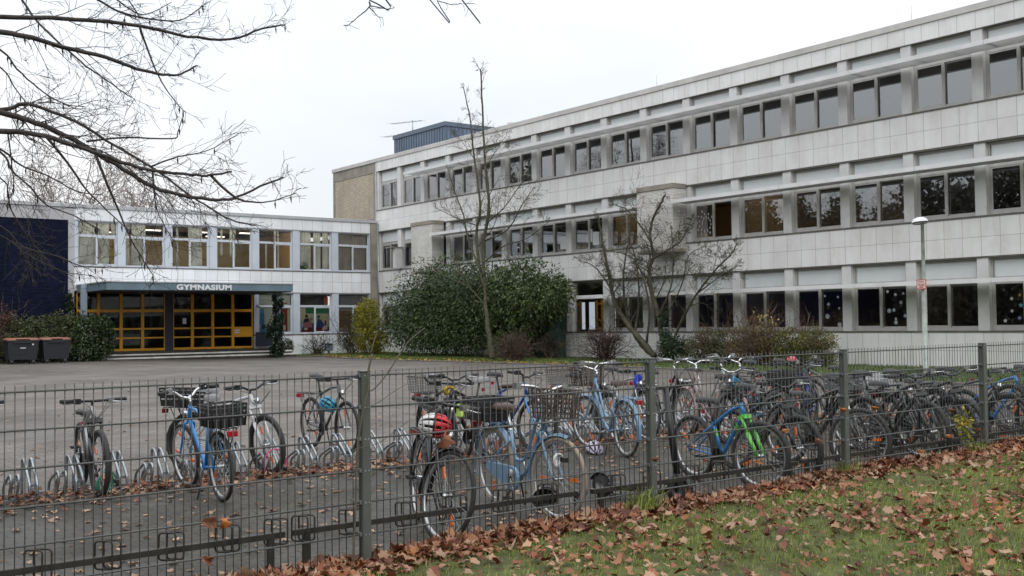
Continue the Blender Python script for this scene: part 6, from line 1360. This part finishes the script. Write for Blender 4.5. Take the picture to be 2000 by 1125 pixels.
for (ya, yb, z) in ((-.07, .09, 2.64), (-.09, .02, 2.575), (.04, .1, 2.575), (-.08, .08, 2.53), (-.05, .07, 2.49)): m.box(sx_ - .0095, sx_ - .0081, ly + ya, ly + yb, z - .014, z + .012)
m.build('sign_lettering', mat('sign red', (.5, .05, .03), .5), sg, og)
BIN = mat('anthracite bin plastic', (.017, .019, .025), .55, vary=.08); LID = mat('faded salmon lid', (.30, .135, .09), .55, vary=.15)
for (xa, xb, lab, tag) in ((10.78, 12.06, 'left wheeled refuse container with salmon lid and white tag', 1), (12.24, 13.42, 'right wheeled refuse container with salmon lid beside the glossy shrub', 0)):
    yb = 50.6; z0 = .13; r_ = thing('refuse_bin', lab, 'refuse bin', ((xa + xb) / 2, 51, z0), 0, 'wheeled refuse bins'); og = tuple(r_.location)
    m = MB(); t = .07
    vs = [(xa + t, yb + .08, z0 + .2), (xb - t, yb + .08, z0 + .2), (xb - t, yb + .85, z0 + .2), (xa + t, yb + .85, z0 + .2), (xa, yb, z0 + 1.04), (xb, yb, z0 + 1.04), (xb, yb + .95, z0 + 1.04), (xa, yb + .95, z0 + 1.04)]
    m.add(vs, [(3, 2, 1, 0), (4, 5, 6, 7), (0, 1, 5, 4), (1, 2, 6, 5), (2, 3, 7, 6), (3, 0, 4, 7)]); m.box(xa - .02, xb + .02, yb - .025, yb + .97, z0 + 1.0, z0 + 1.06); m.box(xa + .25, xb - .25, yb - .05, yb + .02, z0 + .93, z0 + .99); m.build('body', BIN, r_, og)
    lid = MB(); n = 8; vs = []; fs = []
    for i in range(n + 1):
        y = yb - .03 + 1.0 * i / n; z = z0 + 1.062 + .1 * math.sin(math.pi * i / n)
        vs += [(xa - .015, y, z0 + 1.062), (xa - .015, y, z), (xb + .015, y, z), (xb + .015, y, z0 + 1.062)]
    for i in range(n):
        for j in range(3): fs.append((i * 4 + j, i * 4 + j + 1, i * 4 + j + 5, i * 4 + j + 4))
    lid.add(vs, fs, True); lid.cbox(xa + .35, xb - .35, yb - .06, yb + .3, z0 + 1.09, z0 + 1.15, .02); lid.build('lid', LID, r_, og)
    for x in (xa + .2, xb - .2):
        for y in (yb + .14, yb + .78):
            w = MB().lathe([(.02, -.03), (.075, -.03), (.095, -.015), (.095, .015), (.075, .03), (.02, .03)], (x, y, z0 + .095), 16, 'x').build('castor', BLK, r_, og)
            MB().lathe([(.05, -.034), (.05, .034)], (x, y, z0 + .095), 12, 'x').box(x - .045, x - .035, y - .03, y + .03, z0 + .08, z0 + .22).box(x + .035, x + .045, y - .03, y + .03, z0 + .08, z0 + .22).build('castor_hub', CHROME, w, og)
    if tag: MB().box(xb - .28, xb - .21, yb - .003, yb + .003, z0 + .84, z0 + .9).box(xa + .52, xa + .75, yb + .016, yb + .022, z0 + .7, z0 + .73).build('tag', PAPER, r_, og)
lb = thing('litter_bin', 'small grey litter bin on a post below the painted windows', 'litter bin', (28.25, 54.2, .05)); og = (28.25, 54.2, .05)
MB().cbox(28.05, 28.45, 54.05, 54.35, .25, .68, .02).build('body', mat('grey bin sheet', (.22, .25, .29), .5, .2), lb, og); MB().box(28.2, 28.3, 54.16, 54.24, .0, .249).build('leg', CONC, lb, og); MB().box(28.1, 28.4, 54.043, 54.049, .56, .64).build('opening', BLK, lb, og)
# unseen wood added round the yard to darken what the window panes mirror
def wood(x0, x1, y0, y1, h, n, L, W, tall=0):
    P = np.stack([nrng.uniform(x0, x1, n), nrng.uniform(y0, y1, n), nrng.uniform(0, h + tall, n)], 1); q = P[:, 0] * .8 + P[:, 1] * .55
    top = h * (.82 + .12 * np.sin(q) + .06 * np.sin(q * 2.7)) + tall; P = P[P[:, 2] < top + nrng.normal(0, .5, n)]
    D = unit(nrng.normal(size=(len(P), 3)) + np.array([0, 0, .5])); return leafquads(P, D, unit(np.cross(D, nrng.normal(size=(len(P), 3)))), L, W)
parts_ = [wood(-28, -24, -6, 54, 14, 14000, 1.5, 1.2), wood(-82, 10, 78, 82, 12.5, 22000, 1.5, 1.2), wood(-70, 45, -44, -36, 8.5, 9000, 1.2, .8), wood(-22, -17, -4, 53, 16, 95000, .45, .28), wood(-23, -16, -4, 53, 18, 26000, 1.3, .03), wood(-80, 10, 72, 77, 15.5, 130000, .48, .32), wood(-80, 10, 71, 78, 18, 46000, 1.4, .035), wood(-16, -2, 71, 76, 20, 22000, 1.3, .035)]
o_ = 0; VV = []; FF = []
for V, F in parts_: VV.append(V); FF.append(F + o_); o_ += len(V)
link('unseen_wood', fastmesh('unseen_wood', np.concatenate(VV), np.concatenate(FF), leafmat('unseen wood leaf', [(0, (.05, .055, .042)), (1, (.13, .125, .10))])), kind='stuff')
